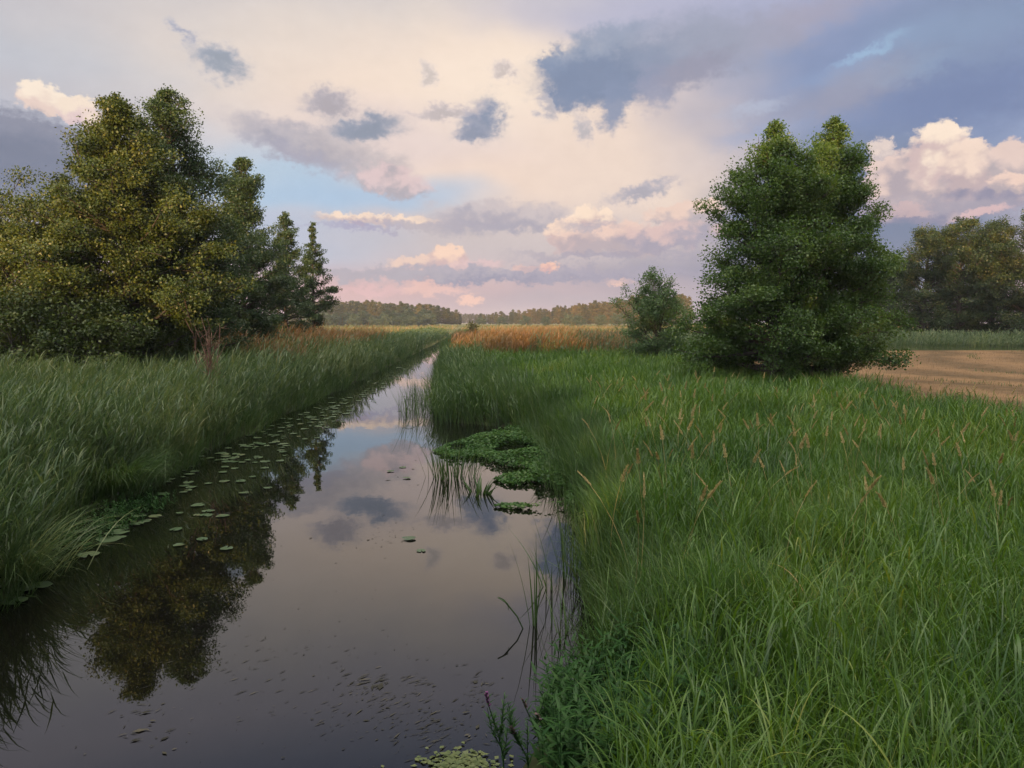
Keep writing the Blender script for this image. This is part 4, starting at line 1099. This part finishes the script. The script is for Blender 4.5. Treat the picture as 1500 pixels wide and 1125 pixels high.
PL, PG = 'round green lily pad floating in the drift along the left bank', 'lily pads along the left bank'
for (px, py, sxp, syp, n, r) in ((150, 770, 30, 14, 10, .17), (200, 757, 40, 8, 10, .12), (262, 708, 35, 8, 9, .13), (290, 690, 45, 8, 12, .13), (300, 752, 18, 5, 5, .12),
        (335, 672, 40, 9, 18, .14), (365, 655, 40, 9, 22, .14), (395, 640, 35, 8, 22, .14), (420, 625, 30, 7, 20, .15), (455, 610, 28, 6, 18, .15), (480, 600, 25, 5, 16, .16), (440, 617, 30, 5, 14, .14),
        (505, 588, 20, 5, 14, .17), (530, 577, 16, 4, 10, .18), (550, 566, 14, 4, 8, .2), (575, 551, 14, 4, 8, .2), (590, 540, 10, 3, 6, .22)):
    for k in range(n): pad(px + random.gauss(0, sxp * .8) + 6, py + random.gauss(0, syp * .8), r * random.uniform(.35, .95), PL, PG)
for (px, py, r) in ((160, 790, .2), (172, 780, .18), (130, 812, .16), (55, 857, .16), (38, 862, .12), (20, 880, .16), (240, 724, .12), (258, 775, .1), (296, 790, .09), (332, 803, .10), (262, 798, .08), (415, 662, .11), (388, 685, .1), (357, 722, .1), (392, 714, .09), (410, 675, .1), (300, 754, .1), (290, 740, .12), (303, 748, .1)):
    pad(px, py, r, PL, PG)
pad(599, 789, .105, 'single green lily pad alone in the open middle of the canal')
pad(617, 806, .075, 'small submerged-looking lily pad just below the lone one in midstream')
for (px, py) in ((590, 684), (572, 690), (596, 700)):
    pad(px, py, .09, 'small lily pad drifting in midstream left of the sedge clump', 'small drifting pads in midstream')

# floating bits of leaf and duckweed
sp = Soup()
def bits(px, py, sx_, sy_, n, l0, l1, dirn=.6):
    P = np.array([on_plane(px + random.gauss(0, sx_), py + random.gauss(0, sy_), .004) for _ in range(n)])
    a = RNG.normal(dirn, .5, n)
    ax = np.stack([np.cos(a), np.sin(a), np.zeros(n)], 1)
    P[:, 2] = .004 + RNG.random(n) * .004
    sp.add(*leaves(P, ax, np.tile([0, 0, 1.], (n, 1)), RNG.uniform(l0, l1, n) * RNG.uniform(.4, 1.1, n), RNG.choice([.1, .16, .4], n), fold=.05))
bits(560, 1020, 80, 40, 110, .02, .06); bits(540, 1000, 18, 10, 30, .05, .14); bits(640, 1060, 60, 35, 80, .02, .06); bits(215, 1050, 30, 25, 40, .03, .12)
bits(560, 780, 35, 14, 90, .02, .08); bits(590, 690, 25, 10, 30, .05, .15); bits(300, 960, 160, 70, 90, .02, .06); bits(690, 1050, 15, 30, 40, .03, .09); bits(480, 880, 120, 60, 60, .02, .05)
bits(380, 1070, 200, 40, 60, .012, .04); bits(250, 760, 30, 8, 30, .04, .1); bits(600, 560, 15, 25, 40, .1, .3)
for (cx_, cy2, a_, b_, n_) in ((590, 1015, 45, 22, 60), (500, 1035, 60, 18, 50), (620, 1075, 40, 20, 60), (440, 960, 60, 20, 24), (330, 990, 60, 25, 24), (700, 990, 14, 20, 20)):
    P = np.array([on_plane(cx_ + random.gauss(0, a_), cy2 + random.gauss(0, b_), .005) for _ in range(n_)])
    a = RNG.normal(.75, .25, n_); ax = np.stack([np.cos(a), np.sin(a), np.zeros(n_)], 1)
    sp.add(*leaves(P, ax, np.tile([0, 0, 1.], (n_, 1)), RNG.uniform(.025, .11, n_), .12, fold=.05))
stuff('floating_bits', sp, 'debris', 'scattered dark leaf bits drifting on the canal', 'debris')
sp = Soup()
n = 420; P = on_plane(672, 1122); x = P[0] + RNG.normal(0, .13, n); y = P[1] + RNG.normal(0, .09, n); 
ax = RNG.normal(0, 1, (n, 3)); ax[:, 2] = 0
sp.add(*leaves(np.stack([x, y, RNG.uniform(.003, .016, n)], 1), ax, np.tile([0, 0, 1.], (n, 1)) + RNG.normal(0, .12, (n, 3)), RNG.uniform(.02, .06, n), .7))
tag(link('algae_patch', sp.mesh('algae_patch', M['algae'])), 'pale green algae patch on the water at the bottom edge', 'algae', kind='stuff')

# ---------------------------------------------------------------- seed heads in the meadow
def seed_protos(seed, feathery):
    g = np.random.default_rng(seed)
    n = 7; t = np.linspace(0, 1, n)
    curve = g.uniform(.05, .35)
    pts = np.stack([curve * t ** 2.5, 0 * t, t * (1 - .12 * curve)], 1)
    v, f = tubes([(pts, np.linspace(.0026, .0014, n))], 4)
    stalk = make_mesh('grass_stalk', v, f, M['straw'], {'rnd': np.full(len(v), .25)})
    m = 110 if feathery else 80
    q = g.random(m); hl = g.uniform(.11, .17)
    tip = pts[-1]; d = pts[-1] - pts[-2]; d /= np.linalg.norm(d)
    drop = np.array([curve * .5, 0, -curve * .3])
    b = tip + d * (q[:, None] - .35) * hl + drop * (q[:, None] ** 2) * hl
    a = g.uniform(0, 6.28, m); rad = (.019 if feathery else .008) * (1 - .75 * q) * g.random(m) ** .5
    b = b + np.stack([np.cos(a) * rad, np.sin(a) * rad, np.zeros(m)], 1)
    ax = d * 1.0 + np.stack([np.cos(a), np.sin(a), np.zeros(m)], 1) * (.5 if feathery else .25)
    v, f, r = leaves(b, ax, g.normal(0, 1, (m, 3)), g.uniform(.018, .036, m), .34, g.random(m))
    return stalk, make_mesh('seed_head', v, f, M['straw'], {'rnd': r})
SP = [seed_protos(300 + i, i % 2) for i in range(6)]
def stalk(px, py, y, label, group):
    p = at_depth(px, py, y)
    if p[0] < right_edge(y) + .2 or p[0] > field_edge(y) - .2: return
    z0 = float(gz(p[0], y)); H = max(.7, min(1.45, p[2] - z0))
    s, h = random.choice(SP)
    o = link('grass_stalk', s, None, (p[0], y, z0)); o.rotation_euler = (random.gauss(0, .1), random.gauss(0, .1), random.uniform(0, 6.28)); k = H; o.scale = (k, k, k)
    c = link('seed_head', h, o)
    tag(o, label, 'grass stalk', group)
SL, SG = 'straw coloured grass stalk with seed head standing above the meadow grass', 'seed stalks in the meadow'
for k in range(250):
    px = random.choice([random.uniform(850, 1010), random.uniform(980, 1500), random.uniform(980, 1500), random.uniform(1000, 1400), random.uniform(1280, 1500)]); y = random.choice([random.uniform(7, 13), random.uniform(10, 19), random.uniform(15, 24)])
    zt = .56 + random.uniform(.95, 1.22)
    x = (px - 750) / F * y
    py = 471 + (CAM_H - zt) / y * F
    stalk(px, py, y, SL, SG)

# ---------------------------------------------------------------- air
hz = bpy.data.materials.new('evening_haze')
t, N, L = nt(hz)
out = N.new('ShaderNodeOutputMaterial'); pv = N.new('ShaderNodeVolumePrincipled')
pv.inputs['Color'].default_value = (.80, .80, .88, 1); pv.inputs['Density'].default_value = .00022; pv.inputs['Anisotropy'].default_value = .2
L.new(pv.outputs[0], out.inputs['Volume'])
a = 1450; zb, zt = -2.2, 24
hv = [(-a, -a, zb), (a, -a, zb), (a, a, zb), (-a, a, zb), (-a, -a, zt), (a, -a, zt), (a, a, zt), (-a, a, zt)]
me = bpy.data.meshes.new('haze'); me.from_pydata(hv, [], [(3, 2, 1, 0), (4, 5, 6, 7), (0, 1, 5, 4), (1, 2, 6, 5), (2, 3, 7, 6), (3, 0, 4, 7)]); me.materials.append(hz); me.update()
tag(link('haze', me), 'thin evening mist over the meadows', 'haze', kind='stuff')

# ---------------------------------------------------------------- camera and render
cd = bpy.data.cameras.new('camera'); cam = bpy.data.objects.new('camera', cd); COL.objects.link(cam)
cam.location = (0, 0, CAM_H); cam.rotation_euler = (R(90 - PITCH), 0, 0)
cd.sensor_width = 36; cd.lens = F / 1500 * 36; cd.clip_start = .1; cd.clip_end = 6000
scene.camera = cam
scene.view_settings.view_transform = 'Standard'; scene.view_settings.look = 'None'; scene.view_settings.gamma = 1
scene.view_settings.exposure = EXPO
cy = scene.cycles
cy.use_denoising = True; cy.denoiser = 'OPENIMAGEDENOISE'; cy.denoising_input_passes = 'RGB_ALBEDO_NORMAL'
cy.use_adaptive_sampling = True; cy.adaptive_threshold = .01
cy.max_bounces = 7; cy.diffuse_bounces = 3; cy.glossy_bounces = 3; cy.transmission_bounces = 4; cy.volume_bounces = 1; cy.transparent_max_bounces = 8
cy.caustics_reflective = False; cy.caustics_refractive = False
